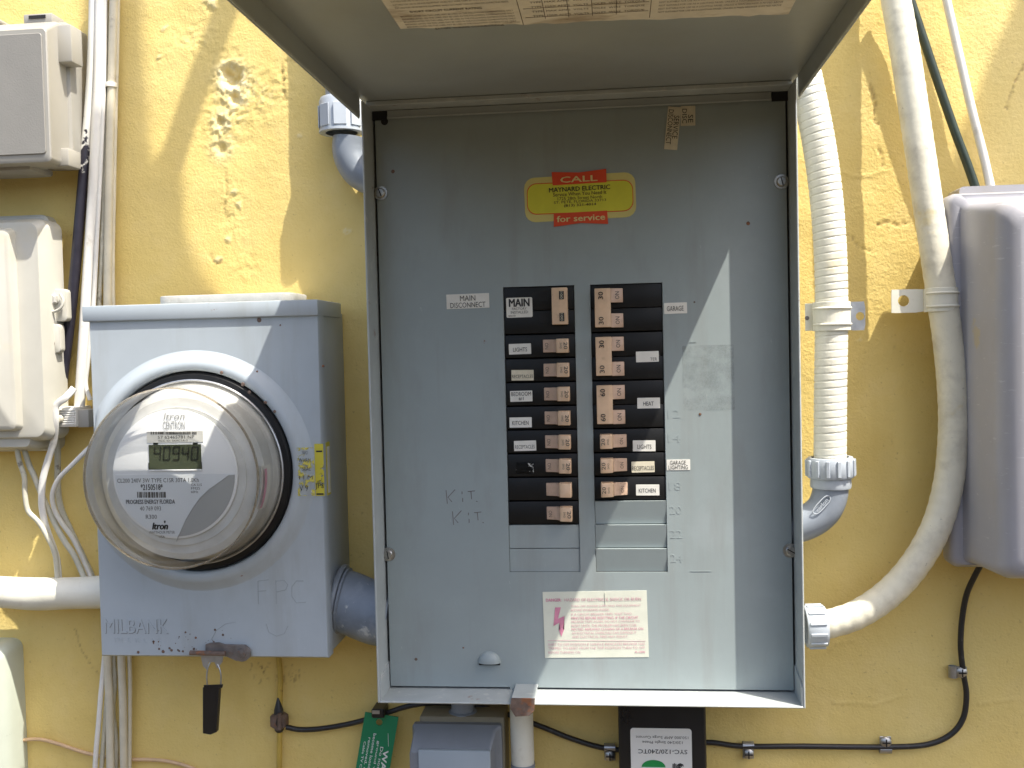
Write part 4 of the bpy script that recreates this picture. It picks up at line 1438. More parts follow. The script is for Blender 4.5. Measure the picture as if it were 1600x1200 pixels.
# corrugated conduit to the right of the panel
d1 = .05
k1 = mpp(d1)
fc_ = thing('flexible_conduit', 'white corrugated flexible conduit running down beside the panel into a grey elbow', 'conduit', P(1297, 800, d1))
ctrl = [(1225, -70), (1246, 60), (1263, 140), (1278, 215), (1289, 290), (1296, 370), (1299, 450), (1299, 520), (1297.5, 620), (1297, 722)]
pth = pix(ctrl, d1, 110)
pitch = 11.3 * k1


def rib(s_, a_):
    u = ((s_ + pitch * a_ / (2 * math.pi)) / pitch) % 1.0
    n_ = int((s_ + pitch * a_ / (2 * math.pi)) / pitch)
    return (24.3 - (.55 + .75 * ((n_ * 7919 % 13) / 13)) * math.exp(-((u - .5) / .075) ** 2)) * k1


mb = MB()
mb.tube(pth, rib, CREAM, 30)
mb.build('corrugated_tube', fc_, sharp=80)
mb = MB()
ca, cb_ = P(1298, 746, d1), P(1297, 714, d1)
ribbed_nut(mb, ca, cb_ - ca, 35 * k1, (cb_ - ca).length, 14, PVCL)
mb.build('compression_nut', fc_)
mb = MB()
cc = P(1298, 762, d1)
mb.lathe(cc, ca - cc, [(.010, 0), (29.5 * k1, 0), (30.5 * k1, .002), (30 * k1, (ca - cc).length + .001)], PVCL, 40)
mb.build('collar', fc_)
mb = MB()
pe = pix([(1298, 752, d1), (1296, 775, d1), (1286, 797, d1), (1266, 813, d1), (1240, 822, d1), (1212, 824, d1)], n=8)
mb.tube(pe, 26.5 * k1, PVC, 30)
# raised oval mark on the elbow
pc = P(1284, 789, d1 + 27.2 * k1)
ov = []
for kk in range(28):
    a_ = 2 * math.pi * kk / 28
    u, v = 17 * k1 * math.copysign(abs(math.cos(a_)) ** .6, math.cos(a_)), 5.5 * k1 * math.copysign(abs(math.sin(a_)) ** .8, math.sin(a_))
    an = math.radians(48)
    ov.append(pc + Vector((u * math.cos(an) - v * math.sin(an), 0, u * math.sin(an) + v * math.cos(an))))
mb.tube(ov + [ov[0]], .0005, PVCL, 6)
mb.text('carlon', pc + Vector((0, -.0006, 0)), 24 * k1, 6 * k1, PVCL, 48, bold=.015)
mb.build('elbow', fc_)


def strap(name, label, cpx, d, rpx, x_in, x_out, y0, y1, hole, side, paint, bare=None):
    """one-hole pipe strap: saddle over the pipe plus a flat ear with a hole"""
    c = P(cpx, (y0 + y1) / 2, d)
    k = mpp(d)
    rr = rpx * k
    zl, zh = P(cpx, y1, d).z, P(cpx, y0, d).z
    th = thing(name, label, 'pipe strap', (c.x, 0, zl))
    mb = MB()
    prof = []
    for i in range(15):
        a_ = math.radians(180 * i / 14)
        prof.append((c.x - side * rr * math.cos(a_), -(d + rr * math.sin(a_))))
    # ear side: from the pipe's flank down to the ear plane
    sx = prof[-1][0]
    prof.append((sx, -(d - rr * .35)))
    inner = [(c.x + (x - c.x) * .93, y + (.0012 if y < -d else 0)) for x, y in prof]
    poly = [Vector((x, y, zl)) for x, y in prof] + [Vector((x, y, zl)) for x, y in inner[::-1]]
    mb.prism(poly, Vector((0, 0, zh - zl)), paint, .0003, 1)
    for zz in (zl + (zh - zl) * .22, zl + (zh - zl) * .78):        # pressed ribs round the saddle
        mb.tube([Vector((c.x + (x - c.x) * 1.005, y - (.0004 if y < -d else 0), zz)) for x, y in prof[1:-2]], .0011, paint, 8)
    mb.build('saddle', th)
    mb = MB()
    ye = -(d - rr * .35)
    xo = P(x_out, (y0 + y1) / 2, -ye).x
    hc = P(hole[0], hole[1], -ye)
    # ear plate as a ring of faces round the hole
    hr = hole[2] * k
    x0, x1 = min(sx, xo), max(sx, xo)
    ring_o, ring_i = [], []
    nn = 24
    for i in range(nn):
        a_ = 2 * math.pi * i / nn + math.pi / 4
        dx, dz = math.cos(a_), math.sin(a_)
        tt = 9
        if abs(dx) > 1e-6: tt = min(tt, ((x1 if dx > 0 else x0) - hc.x) / dx)
        if abs(dz) > 1e-6: tt = min(tt, ((zh if dz > 0 else zl) - hc.z) / dz)
        ring_o.append((hc.x + dx * tt, hc.z + dz * tt))
        ring_i.append((hc.x + dx * hr, hc.z + dz * hr))
    mat = bare or paint
    rings = [[Vector((x, ye, z)) for x, z in ring_i], [Vector((x, ye, z)) for x, z in ring_o], [Vector((x, ye + .0016, z)) for x, z in ring_o], [Vector((x, ye + .0016, z)) for x, z in ring_i], [Vector((x, ye, z)) for x, z in ring_i]]
    mb.loft(rings, mat, False, False, False)
    mb.build('ear', th)
    return th


th = strap('pipe_strap', 'cream painted strap with a bare steel ear on the corrugated conduit', 1299, d1, 28, 1262, 1352, 472, 517, (1344, 494, 6.5), 1, CREAM, GALV)
# left-hand stub of the same strap with its small hole
mb = MB()
a, b_ = P(1258, 517, d1 - .006), P(1272, 474, d1 - .006)
mb.box(a.x, b_.x, -d1 + .006, -d1 + .0045, a.z, b_.z, CREAM, .0004, 1)
c_ = P(1261, 497, d1 - .004)
mb.lathe((c_.x, c_.y, c_.z), (0, -1, 0), [(.0019, 0), (.0001, .0002)], DARKSTEEL, 14)
mb.build('ear', th)

# the long smooth conduit on the right
lc = thing('liquidtight_conduit', 'long smooth off-white conduit curving into the lower right side of the panel', 'conduit', P(1300, 978, .05))
ctrl = [(1340, -420, .019), (1352, -320, .020), (1367, -200, .022), (1384, -90, .026), (1398, -10, .030), (1414, 80, .0345), (1429, 180, .038), (1444, 280, .041), (1459, 380, .044), (1471, 460, .045), (1482, 540, .046), (1489, 620, .047), (1489, 690, .048), (1481, 760, .049),
        (1462, 825, .050), (1428, 884, .050), (1385, 930, .050), (1335, 962, .050), (1284, 978, .050)]
pth = pix(ctrl, None, 12)
k2 = mpp(.045)
mb = MB()
mb.tube(pth, lambda s_, a_: (21.6 + .35 * math.sin(s_ / (9.5 * k2) * 6.283 * .5)) * k2, FLEX, 30)
mb.build('tube', lc)
mb = MB()
ca, cb_ = P(1258, 979, .05), P(1290, 978, .05)
ribbed_nut(mb, ca, cb_ - ca, 32 * mpp(.05), (cb_ - ca).length, 12, PVCL)
mb.build('compression_nut', lc)
strap('pipe_strap', 'pale grey green strap on the smooth conduit beside the lilac grey box', 1471, .045, 23.5, 1493, 1393, 450, 487, (1412, 470, 8.5), -1, CREAM)

# cream pipe below the panel
mb = MB()
dcp = .035
mb.tube([P(814, 1090, dcp), P(817, 1192, dcp)], 18.5 * mpp(dcp), CREAM, 26)
mb.lathe(P(817, 1191, dcp), P(820, 1300, dcp) - P(817, 1191, dcp), [(19.5 * mpp(dcp), 0), (19.5 * mpp(dcp), .06), (.01, .06)], PVC, 26)
mb.build('cream_pipe', label='cream painted pipe dropping from under the rusty latch tab', cat='pipe')

# white pipe on the left
mb = MB()
dwp = .03
mb.tube(pix([(-60, 924, dwp), (0, 925, dwp), (60, 928, dwp), (130, 926, dwp), (232, 922, dwp)], n=8), lambda s_, a_: 26.5 * mpp(dwp) * (1 + .02 * math.sin(s_ * 90 + 2 * a_)), CREAM, 26)
mb.build('painted_pipe', label='thick white painted pipe entering the meter box from the left edge', cat='pipe')

# ------------------------------------------------------------------ boxes round the edge
def tapered(mb, rings, mat, r, n=4):
    """rings of (x0, x1, z0, z1, d, corner radius)"""
    out = []
    for (x0, x1, z0, z1, d, rad) in rings:
        out.append(rrect((x0 + x1) / 2, (z0 + z1) / 2, x1 - x0, z1 - z0, rad, -d, n))
    mb.loft(out, mat, True, True, True)


# upper left box
XL_ = P(-120, 300, 0).x
ub = thing('utility_box', 'grey textured plastic utility box at the top of the cable bundle', 'utility box', P(0, 275, .01))
mb = MB()
xb = P(123, 150, .02).x
zt_, zb_ = P(60, 45, .02).z, P(60, 262, .02).z
tapered(mb, [(XL_, xb, zb_, zt_, .0, .004), (XL_, xb, zb_, zt_, .034, .004), (XL_, xb - .003, zb_ + .003, zt_ - .003, .036, .004)], BOXGS, 0)
mb.build('back_box', ub)
mb = MB()
xc = P(97, 150, .045).x
xf = P(72, 150, .078).x
zf1, zf0 = P(60, 45, .078).z, P(60, 245, .078).z
zc1, zc0 = P(60, 36, .045).z, P(60, 262, .045).z
tapered(mb, [(XL_, xc, zc0, zc1, .036, .004), (XL_, xc, zc0, zc1, .046, .004), (XL_, xf + .001, zf0 - .004, zf1 + .002, .0745, .004), (XL_, xf, zf0 - .002, zf1 + .001, .0755, .004)], BOXGS, 0)
# recessed textured front
mb.prism(rrect((XL_ + P(67, 150, .078).x) / 2, (zf0 + zf1) / 2, P(67, 150, .078).x - XL_, zf1 - zf0 - .006, .003, -.0755, 4), Vector((0, -.0012, 0)), BOXG, .0005, 1)
mb.build('cover', ub)
mb = MB()
a, b_ = P(48, 42, .03), P(92, 26, .03)
mb.box(a.x, b_.x, -.02, -.042, a.z - .002, b_.z, BOXGS, .0015, 2)
mb.box(a.x + .006, b_.x - .006, -.0425, -.043, a.z + .003, b_.z - .002, DARK)
mb.build('top_lug', ub)
mb = MB()
a, b_ = P(-20, 42, .03), P(8, 33, .03)
mb.box(a.x, b_.x, -.02, -.042, a.z, b_.z, BOXGS, .002, 2)
mb.build('top_lug', ub)
for (pa, pb, dd0, dd1) in (((92, 262), (113, 233), .030, .052), ((92, 100), (115, 40), .030, .050)):
    mb = MB()
    a, b_ = P(pa[0], pa[1], .045), P(pb[0], pb[1], .045)
    mb.box(a.x, b_.x, -dd0, -dd1, a.z, b_.z, BOXGS, .0015, 2)
    mb.build('side_clasp', ub)
mb = MB()
a, b_ = P(-120, 275, .05), P(52, 255, .05)
mb.box(a.x, b_.x, -.015, -.055, a.z, b_.z, BOXGS, .003, 2)
mb.build('bottom_ledge', ub)

# middle left box
lb = thing('terminal_box', 'cream plastic terminal box with ribbed front and a side hasp at the left edge', 'utility box', P(0, 710, .01))
mb = MB()
xr_ = P(84, 500, .012).x
zt_, zb_ = P(40, 335, .02).z, P(30, 706, .02).z
tapered(mb, [(XL_, xr_, zb_, zt_, 0, .008), (XL_, xr_, zb_, zt_, .014, .008), (XL_, xr_ - .002, zb_ + .002, zt_ - .002, .016, .008)], BOXC, 0, 6)
mb.build('back_box', lb)
mb = MB()
xr2 = P(68, 500, .05).x
zt2, zb2 = P(40, 340, .05).z, P(30, 690, .05).z
tapered(mb, [(XL_, xr2 + .002, zb2, zt2, .016, .010), (XL_, xr2 + .001, zb2, zt2, .040, .010), (XL_, xr2 - .004, zb2 + .004, zt2 - .004, .048, .010), (XL_, xr2 - .006, zb2 + .006, zt2 - .006, .0485, .010)], BOXC, 0, 6)
for xx, ztp in ((22, 356),):
    xs_ = P(xx, 500, .05).x
    tapered(mb, [(XL_, xs_ + .004, zb2 + .010, P(10, ztp, .05).z, .048, .006), (XL_, xs_ + .002, zb2 + .012, P(10, ztp + 3, .05).z, .056, .006), (XL_, xs_ - .001, zb2 + .015, P(10, ztp + 8, .05).z, .058, .006)], BOXC, 0, 6)
mb.build('cover', lb)
mb = MB()
for (x0p, y0p, x1p, y1p, dd) in ((70, 503, 104, 451, .030), (66, 552, 94, 506, .034)):
    a, b_ = P(x0p, y0p, dd), P(x1p, y1p, dd)
    mb.prism(rrect((a.x + b_.x) / 2, (a.z + b_.z) / 2, b_.x - a.x, b_.z - a.z, .004, -dd + .008, 4), Vector((0, -.009, 0)), BOXC, .001, 2)
a, b_ = P(73, 450, .03), P(80, 415, .03)
mb.box(a.x, b_.x, -.02, -.034, a.z, b_.z, BOXC, .001, 1)
p = P(83, 468, .031)
mb.lathe((p.x, p.y, p.z), (0, -1, 0), [(.0062, 0), (.0062, .0045), (.0050, .0055), (.0001, .0055)], HUBM, 6)
p = P(77, 516, .035)
mb.lathe((p.x, p.y, p.z), (0, -1, 0), [(.0032, 0), (.0032, .003), (.0022, .004), (.0001, .004)], HUBM, 16)
p = P(79, 537, .035)
mb.lathe((p.x, p.y - .0003, p.z), (0, -1, 0), [(.0044, 0), (.0001, .0002)], RUSTY, 20)
mb.tube(pix([(72, 486, .034), (84, 487, .036), (95, 481, .036), (99, 470, .035), (94, 459, .034)], n=6), .0014, BOXC, 8)
mb.build('hasp', lb)
mb = MB()
a, b_ = P(-90, 706, .04), P(56, 672, .04)
tapered(mb, [(a.x, b_.x, a.z, b_.z, .0, .006), (a.x, b_.x, a.z, b_.z, .03, .006), (a.x, b_.x - .004, a.z + .004, b_.z, .044, .006)], BOXC, 0, 5)
mb.build('cable_entry', lb)

# lower left box
gb = thing('junction_box', 'glossy pale green box just showing at the lower left corner', 'junction box', P(0, 1240, .0))
mb = MB()
xr_ = P(21, 1100, .02).x
zt_ = P(5, 1010, .03).z
tapered(mb, [(XL_, xr_, 1.0, zt_, 0, .010), (XL_, xr_, 1.0, zt_, .022, .010), (XL_, xr_ - .003, 1.0, zt_ - .003, .030, .010), (XL_, xr_ - .010, 1.0, zt_ - .012, .036, .010)], BOXGR, 0, 6)
mb.build('cover', gb)

# right box
rb = thing('network_box', 'deep lilac grey plastic box with a bulging cover at the right edge', 'utility box', P(1600, 905, .0))
XR_ = P(1790, 600, 0).x
mb = MB()
xl0 = P(1493, 320, .02).x
zt0, zb0 = P(1560, 292, .02).z, P(1560, 880, .02).z
tapered(mb, [(xl0, XR_, zb0, zt0, .0, .004), (xl0, XR_, zb0, zt0, .030, .004)], BOXR, 0)
mb.build('back_box', rb)
mb = MB()
xl1 = P(1480, 600, .045).x
zt1, zb1 = P(1530, 300, .05).z, P(1530, 888, .05).z
xl2 = P(1506, 600, .052).x
xl3 = P(1556, 600, .125).x
tapered(mb, [(xl1, XR_, zb1, zt1, .030, .008), (xl1, XR_, zb1, zt1, .044, .008), (xl1 + .004, XR_, zb1 + .003, zt1 - .002, .050, .008), (xl2 - .001, XR_, zb1 + .004, zt1 - .006, .0495, .008),
             (xl2 + .001, XR_, zb1 + .005, zt1 - .010, .056, .008), (xl2 + .004, XR_, zb1 + .005, zt1 - .016, .110, .012), (xl2 + .010, XR_, zb1 + .008, zt1 - .022, .122, .012), (xl2 + .018, XR_, zb1 + .014, zt1 - .030, .127, .012)], BOXR, 0, 6)
mb.build('cover', rb, sharp=70)

# outlet box under the panel
ob = thing('outlet_box', 'small grey weatherproof outlet cover under the panel beside the cream pipe', 'outlet box', P(715, 1240, 0))
mb = MB()
a, b_ = P(662, 1300, .03), P(789, 1117, .03)
mb.box(a.x, b_.x, 0, -.036, a.z, b_.z, BOXTAN, .002, 2)
mb.build('back_box', ob)
mb = MB()
p = P(724, 1116, .02)
mb.lathe((p.x, -.022, p.z - .002), (0, 0, 1), [(.0135, 0), (.0135, .006), (.011, .007), (.011, .03), (.001, .03)], PVC, 24)
mb.build('conduit_stub', ob)
mb = MB()
a, b_ = P(646, 1300, .05), P(782, 1138, .05)
tapered(mb, [(a.x, b_.x, a.z, b_.z, .036, .003), (a.x, b_.x, a.z, b_.z, .042, .003), (a.x + .002, b_.x - .005, a.z, b_.z - .003, .046, .003), (a.x + .001, b_.x - .008, a.z, b_.z - .017, .062, .003), (a.x + .004, b_.x - .010, a.z, b_.z - .019, .063, .003)], COVERG, 0)
mb.build('hood', ob)
mb = MB()
a, b_ = P(657, 1300, .064), P(766, 1173, .064)
mb.box(a.x, b_.x, -.060, -.0655, a.z, b_.z, COVERL, .0012, 2)
mb.build('flap', ob)

# surge protector
sb = thing('surge_protector', 'black surge protector box with an upside-down white label', 'surge protector', P(1037, 1300, 0))
mb = MB()
a, b_ = P(970, 1330, .055), P(1103, 1096, .055)
mb.box(a.x, b_.x, 0, -.055, a.z, b_.z, SURGEBLACK, .003, 3)
mb.build('case', sb)


def surge_extra(mb, at, W, H_):
    b = bmesh.new()
    pts = []
    cu, cv_, ru = .37, .455, .195
    for k in range(33):
        a_ = math.pi * k / 32
        pts.append(at(cu + ru * math.cos(a_), cv_ + ru * W / H_ * .62 * math.sin(a_), .0003))
    f = b.faces.new([b.verts.new(p) for p in pts])
    bmesh.ops.triangulate(b, faces=[f])
    mb.bm(b, LOGOG, False)


sticker('rating_label', sb, (986, 1137, 1081, 1250), .055, LABELW, [
    ('150,000 AMP Surge Current', .09, .855, .945, .905, INKF, dict(turn=180)), ('120/240 Single Phase', .19, .785, .85, .835, INKF, dict(turn=180)),
    ('SYC-120/240TC', .125, .645, .925, .705, INK, dict(turn=180, bold=.006)), ('ST', .64, .33, .86, .51, INK, dict(turn=180, bold=.05)), ('CON', .18, .33, .55, .51, LABELW, dict(turn=180, bold=.03))],
    0, .0028, extra=surge_extra)

# ------------------------------------------------------------------ clips, cables
def cable(name, label, ctrl, rpx, mat, d=None, cat='cable', n=8, seg=12, flat=1.0, group=None):
    mb = MB()
    pts = pix(ctrl, d, n)
    dd = ctrl[0][2] if len(ctrl[0]) > 2 else d
    mb.tube(pts, rpx * mpp(dd), mat, seg, True, flat)
    return mb.build(name, label=label, cat=cat, group=group)


# worn cable: white paint over black, worn away along its lower half
def worn_cable_material():
    m = M('worn_black_cable', (0.022, 0.020, 0.030), 0.35, var=.2, vs=80)
    N, L = m.node_tree.nodes, m.node_tree.links
    b = N['Principled BSDF']
    old = b.inputs['Base Color'].links[0].from_socket
    tc = N.new('ShaderNodeTexCoord')
    sp = N.new('ShaderNodeSeparateXYZ')
    L.new(tc.outputs['Object'], sp.inputs[0])
    n = N.new('ShaderNodeTexNoise')
    n.inputs['Scale'].default_value = 120
    n.inputs['Detail'].default_value = 5
    L.new(tc.outputs['Object'], n.inputs['Vector'])
    a = N.new('ShaderNodeMath'); a.operation = 'MULTIPLY_ADD'
    L.new(n.outputs['Fac'], a.inputs[0]); a.inputs[1].default_value = .16
    L.new(sp.outputs['Z'], a.inputs[2])
    r = N.new('ShaderNodeMapRange')
    r.inputs['From Min'].default_value = .335
    r.inputs['From Max'].default_value = .345
    L.new(a.outputs[0], r.inputs['Value'])
    mx = N.new('ShaderNodeMix'); mx.data_type = 'RGBA'
    L.new(r.outputs['Result'], mx.inputs['Factor'])
    L.new(old, mx.inputs['A'])
    mx.inputs['B'].default_value = (.70, .69, .63, 1)
    L.new(mx.outputs['Result'], b.inputs['Base Color'])
    return m


WORN = worn_cable_material()
cable('cable', 'black cable with white paint worn off, leftmost in the bundle above the ribbed clamp', [(148, -40), (146, 60), (141, 160), (132, 260), (124, 350), (116, 440), (107, 520), (98, 590), (90, 655)], 8.5, WORN, .016, seg=16)
cable('cable', 'thick bright white cable right beside the worn black one, ending at the ribbed clamp', [(157, -40), (155, 100), (150, 220), (143, 340), (136, 450), (129, 560), (123, 655)], 8.5, CABLEW, .018, seg=16)
cable('cable', 'thin white cable in the middle of the bundle passing left of the meter box', [(164, -40), (162, 130), (157, 260), (151, 380), (146, 480), (138, 560), (134, 600), (141, 625)], 3.6, CABLEW, .018)
cable('cable', 'slim black-flecked cable squeezed between the white cables above the meter box', [(166, -40), (166, 140), (163, 280), (159, 400), (155, 500), (160, 700), (168, 900), (170, 1030), (164, 1130), (156, 1230)], 3.8, CABLEG, .012)
cable('conduit_cable', 'cream cable thick as a finger, rightmost thick one of the bundle above the meter', [(178, -40), (176, 60), (174, 140), (171, 260), (169, 380), (168, 480), (168, 750), (168, 1010), (171, 1100), (173, 1230)], 6.6, CABLEC, .014, seg=16)
cable('cable', 'thin cream cable hugging the right side of the bundle', [(185, -40), (183, 80), (181, 160), (178, 300), (177, 480), (190, 800), (202, 1020), (203, 1120), (202, 1230)], 3.4, CABLEC, .010)
cable('cable', 'straight cream cable below the meter box, second from the right', [(186, 720), (189, 1000), (192, 1100), (194, 1230)], 6.2, CABLEC, .014, seg=16)
cable('cable', 'dark stained cable hidden between the two thick ones under the meter box', [(178, 760), (177, 1010), (179, 1060), (176, 1110), (181, 1160), (180, 1230)], 4.6, CABLEG, .008)
cable('cable', 'white cable splaying out to the left below the meter box', [(172, 940, .012), (163, 1030, .013), (158, 1080, .015), (154, 1130, .017), (150, 1175, .018), (147, 1230, .018)], 4.0, CABLEW)
# tie round the cream cable
mb = MB()
p = P(173, 133, .014)
mb.lathe((p.x, p.y, p.z - .0022), (0, 0, 1), [(.0042, 0), (.0056, 0), (.0058, .0022), (.0056, .0044), (.0042, .0044)], CABLEW, 20)
mb.box(p.x - .0075, p.x - .003, p.y + .003, p.y - .0045, p.z - .0022, p.z + .0022, CABLEW, .0006, 1)
mb.build('cable_tie', label='white clip round the thick cream cable near the top', cat='cable clip')
# ribbed clamp
cl_ = thing('cable_clamp', 'white ribbed plastic cable clamp with a screw left of the meter', 'cable clamp', P(105, 668, .02))
mb = MB()
a, b_ = P(70, 668, .034), P(118, 636, .034)
mb.box(a.x, b_.x, -.004, -.034, a.z, b_.z, CABLEW, .0015, 2)
for k in range(7):
    zz = a.z + .003 + (b_.z - a.z - .006) * k / 6
    mb.box(a.x + .001, b_.x - .001, -.0335, -.0352, zz - .0006, zz + .0006, CABLEW, .0003, 1)
mb.build('clamp_block', cl_)
mb = MB()
a, b_ = P(119, 668, .030), P(138, 640, .030)
mb.box(a.x, b_.x, -.004, -.030, a.z, b_.z, BOXGS, .001, 2)
p = P(93, 654, .036)
mb.lathe((p.x, p.y, p.z), (0, -1, 0), [(.0042, 0), (.0042, .0012), (.003, .0026), (.0001, .003)], CABLEC, 16)
mb.build('clamp_back', cl_)
# cables from the terminal box
cable('cable', 'white cable leaving the terminal box bottom first on the left and looping down', [(26, 695), (30, 720), (38, 745), (39, 770), (44, 798), (60, 815), (74, 838), (86, 866), (90, 905)], 4.2, CABLEG, .03)
cable('cable', 'white cable leaving the terminal box bottom and slanting right to the white pipe', [(36, 695), (45, 725), (54, 745), (66, 775), (86, 818), (101, 846), (116, 868), (132, 903)], 4.6, CABLEG, .024)
cable('cable', 'wide flat white cable folded over the ribbed clamp', [(116, 606, .036), (103, 621, .040), (88, 634, .0395), (87, 660, .039), (84, 690, .034), (74, 722, .03), (67, 750, .03), (65, 785, .03), (69, 812, .028), (76, 835, .024), (88, 870, .02), (92, 905, .02)], 6.2, CABLEW, flat=.55)
cable('cable', 'grey white cable bending out from behind the meter in an S curve', [(150, 690, .03), (132, 707, .034), (112, 727, .036), (92, 748, .036), (82, 772, .034), (85, 795, .03), (95, 815, .026), (113, 840, .02), (128, 870, .016), (143, 905, .016)], 4.0, CABLEW)
cable('cable', 'short grey cable dropping at a slant behind the S-curved one', [(88, 640, .01), (90, 700, .012), (92, 780, .012), (110, 828, .012), (126, 862, .012), (146, 906, .012)], 5.0, CABLEG)
cable('wire', 'thin pinkish wire sagging across the wall at the lower left', [(-10, 1162), (22, 1158), (60, 1155), (90, 1162), (120, 1172), (150, 1180), (200, 1186), (235, 1187), (265, 1190), (300, 1200), (330, 1216)], 3.1, WIREO, .005, cat='wire')
# upper right cables
cable('cable', 'thick dark green cable slanting down into the lilac grey box', [(1405, -50), (1421, -5), (1441, 55), (1466, 130), (1492, 205), (1512, 258), (1530, 310)], 6.4, GREENC, .018, seg=16)
cable('cable', 'white cable slanting down to the lilac grey box, right of the dark green one', [(1468, -50), (1479, 0), (1496, 75), (1518, 170), (1536, 240), (1552, 310)], 6.2, CABLEW, .014, seg=16)
# yellow painted wire and ground block
cable('wire', 'yellow painted wire running straight down below the meter box', [(430, 985), (435, 1025), (438, 1060), (437, 1100), (437, 1150), (436, 1230)], 4.6, YWIRE, .008, cat='wire')
gbk = thing('ground_block', 'dark rusty hexagonal coupler on the yellow painted wire', 'cable coupler', P(437, 1143, .012))
mb = MB()
p = P(437, 1125, .008)
mb.lathe((p.x, -.004, p.z), (0, -1, 0), [(.0088, 0), (.0095, .002), (.0095, .008), (.0080, .011), (.0001, .011)], RUSTY, 6)
mb.lathe((p.x, -.010, p.z - .011), (0, 0, 1), [(.0030, 0), (.0045, .002), (.0055, .010), (.0045, .022), (.0022, .030), (.001, .034)], COAX, 12)
mb.build('hex_nut', gbk)
mb = MB()
mb.tube([P(437, 1115, .016), P(437, 1140, .016)], .0022, RUSTY, 8)
mb.build('stud', gbk)
# the black coax
cable('coax_cable', 'black cable clipped along the wall under the panel and up to the lilac grey box', [(447, 1136, .012), (470, 1140, .010), (505, 1138, .009), (550, 1130, .010), (592, 1118, .012), (640, 1103, .012), (690, 1098, .010), (760, 1106, .008), (840, 1133, .006), (890, 1153, .006), (940, 1168, .006), (985, 1172, .005),
      (1040, 1165, .004), (1105, 1160, .005), (1160, 1166, .006), (1250, 1166, .006), (1330, 1167, .006), (1400, 1167, .006), (1450, 1163, .006), (1485, 1148, .006), (1505, 1122, .006), (1510, 1085, .006), (1505, 1050, .006), (1501, 1010, .006), (1503, 970, .006), (1510, 930, .008), (1524, 898, .016), (1540, 870, .02)], 4.3, COAX, cat='cable')
LB_ = ['metal clip holding the black cable below the lilac grey box', 'metal clip on the black cable midway along the bottom right wall', 'metal clip on the black cable just right of the surge protector', 'metal clip on the black cable between cream pipe and surge protector']
src = None
for i, (px, py, rot, lbl) in enumerate(((1497, 1047, 90, LB_[0]), (1381, 1157, 0, LB_[1]), (1168, 1172, 180, LB_[2]), (953, 1175, 180, LB_[3]))):
    p = P(px, py, 0)
    if src is None:
        src = thing('cable_clip', lbl, 'cable clip', (0, 0, 0), 'clips along the black cable')
        mb = MB()
        mb.box(-.0052, .0052, -.0042, -.0054, -.010, .006, GALV, .0005, 1)
        mb.lathe((0, -.004, -.0062), (1, 0, 0), [(.0033, -.0052), (.0040, -.0052), (.0040, .0052), (.0033, .0052)], GALV, 16)
        mb.build('strap', src)
        mb = MB()
        mb.lathe((0, -.0054, .001), (0, -1, 0), [(.0052, 0), (.0050, .0016), (.0034, .0030), (.0001, .0034)], STEEL, 18)
        mb.box(-.0036, .0036, -.0086, -.0090, .0005, .0015, DARK)
        mb.box(-.0006, .0006, -.0086, -.0090, -.0025, .0045, DARK)
        mb.build('screw', src)
        o = src
    else:
        o = src.copy()
        COL.objects.link(o)
        o['label'] = lbl
        for ch in src.children:
            c2_ = ch.copy()
            COL.objects.link(c2_)
            c2_.parent = o
    o.location = (p.x, -.0005, p.z)
    o.rotation_euler = (0, math.radians(rot), 0)

# green warning tag
gt = thing('warning_tag', 'green plastic warning tag with white lettering hanging on the black cable', 'tag', P(590, 1230, .015))
mb = MB()
dt = .018
TL, TR, BL = P(571, 1112, dt), P(623, 1120, dt), P(547, 1255, dt)
ux = (TR - TL)
uy = (BL - TL)
W_, H2 = ux.length, uy.length
ux.normalize(); uy.normalize()


def tg(u, v, l=0):
    return TL + ux * (u * W_) + uy * (v * H2) + Vector((0, -l, 0))


hole = [tg(.46 + .10 * math.cos(math.radians(a_)), .085 + .10 * W_ / H2 * math.sin(math.radians(a_))) for a_ in range(0, 360, 30)]
b = bmesh.new()
outer = [tg(0, 0), tg(1, 0), tg(1, 1), tg(0, 1)]
vo = [b.verts.new(p) for p in outer]
vh = [b.verts.new(p) for p in hole]
eo = [b.edges.new((vo[i], vo[(i + 1) % 4])) for i in range(4)]
eh = [b.edges.new((vh[i], vh[(i + 1) % 12])) for i in range(12)]
bmesh.ops.triangle_fill(b, use_beauty=True, edges=eo + eh)
r_ = bmesh.ops.extrude_face_region(b, geom=b.faces[:])
bmesh.ops.translate(b, verts=[q for q in r_['geom'] if isinstance(q, bmesh.types.BMVert)], vec=(0, -.0010, 0))
bmesh.ops.recalc_face_normals(b, faces=b.faces[:])
mb.bm(b, GREENT, False)
# lettering reads downwards
for st, u, v0, v1, h_, bo in (('WARNING!', .80, .37, 1.0, .15, .03), ('Do not remove this', .665, .34, 1.0, .085, .01), ('ground wire. Should', .53, .28, 1.0, .085, .01), ('become loose or need to be', .395, .21, 1.0, .085, .01), ('removed, contact local', .26, .26, .98, .085, .01), ('Cable TV Company.', .13, .31, .80, .085, .01)):
    mb.text(st, tg(u, (v0 + v1) / 2, .0014), (v1 - v0) * H2, h_ * W_, WHITEI, 0, uy, ux, bo)
mb.box(tg(.78, .2).x, tg(.78, .2).x + .0003, -dt - .0012, -dt - .0014, tg(.72, .33).z, tg(.72, .19).z, WHITEI)
mb.build('tag_plate', gt)
mb = MB()
a, b_ = P(582, 1120, .022), P(601, 1106, .022)
mb.box(a.x, b_.x, -.006, -.026, a.z, b_.z, SURGEBLACK, .001, 1)
mb.box(a.x + .001, b_.x - .004, -.026, -.0268, a.z + .0045, b_.z - .001, GALV)
mb.build('clip', gt)

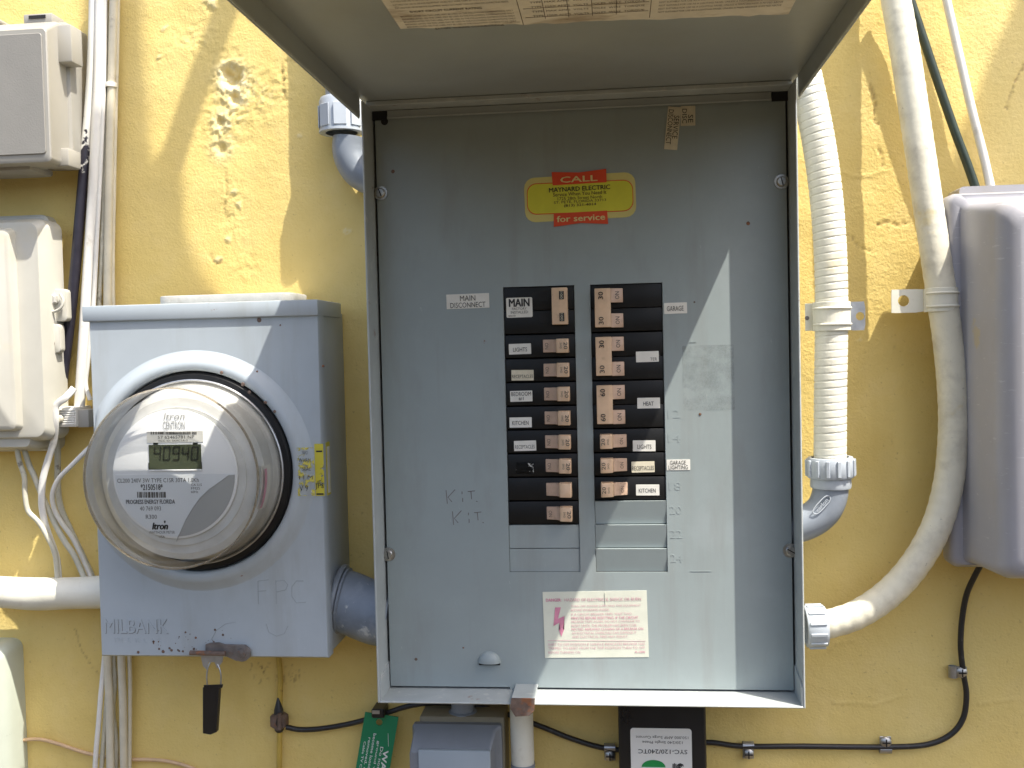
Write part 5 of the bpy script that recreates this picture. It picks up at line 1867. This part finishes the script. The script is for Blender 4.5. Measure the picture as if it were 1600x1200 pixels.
# ------------------------------------------------------------------ unseen flat shapes and a bar, added to cast shadow bands on the wall
CASTERG = M('caster_green', (0.05, 0.11, 0.025), 0.4, var=0.25, vs=20)


def lift_pt(px, py, d):
    """a point at distance d from the wall whose sun shadow falls on the wall at this pixel"""
    return P(px, py, 0) + SUN * (d / -SUN.y)


shadow_caster = thing('added_shadow_caster', 'unseen flat shapes added above the meter box to cast shadows on the wall', 'shadow_caster', lift_pt(420, -420, .02))
mb = MB()
mb.tube(curve([lift_pt(420, -420, 0.0), lift_pt(420, -420, .2), lift_pt(398, -130, .24), lift_pt(358, 0, .24), lift_pt(325, 90, .24), lift_pt(292, 180, .24), lift_pt(262, 275, .24)], 8), lambda s_, a_: .0125, CASTERG, 12)
mb.tube([lift_pt(420, -420, .1), lift_pt(560, -330, .14), lift_pt(640, -250, .2)], .006, CASTERG, 8)
mb.build('shadow_bar', shadow_caster)


def shadow_shape(pts, d, sag):
    b = bmesh.new()
    ct = Vector((sum(p[0] for p in pts) / len(pts), sum(p[1] for p in pts) / len(pts), 0))
    vs = [b.verts.new(lift_pt(x, y, d)) for x, y in pts]
    f = b.faces.new(vs)
    r = bmesh.ops.extrude_face_region(b, geom=[f])
    bmesh.ops.translate(b, verts=[q for q in r['geom'] if isinstance(q, bmesh.types.BMVert)], vec=(0, -.0012, 0))
    bmesh.ops.triangulate(b, faces=b.faces[:])
    bmesh.ops.recalc_face_normals(b, faces=b.faces[:])
    mb = MB()
    mb.bm(b, CASTERG, False)
    return mb.build('shadow_shape', shadow_caster)


shadow_shape([(262, 225), (280, 262), (288, 300), (286, 335), (294, 372), (310, 410), (338, 455), (372, 520), (330, 640), (240, 700), (150, 640), (118, 520), (108, 400), (118, 300), (150, 262), (200, 250), (236, 248)], .24, 0)
shadow_shape([(252, -420), (236, -200), (222, -40), (224, 60), (229, 150), (240, 262), (190, 300), (150, 200), (128, 60), (150, -160), (200, -360)], .30, 0)
shadow_shape([(1640, -180), (1592, -10), (1560, 60), (1532, 130), (1508, 185), (1490, 240), (1478, 300), (1520, 360), (1610, 380), (1700, 300), (1760, 120), (1740, -60)], .36, 0)
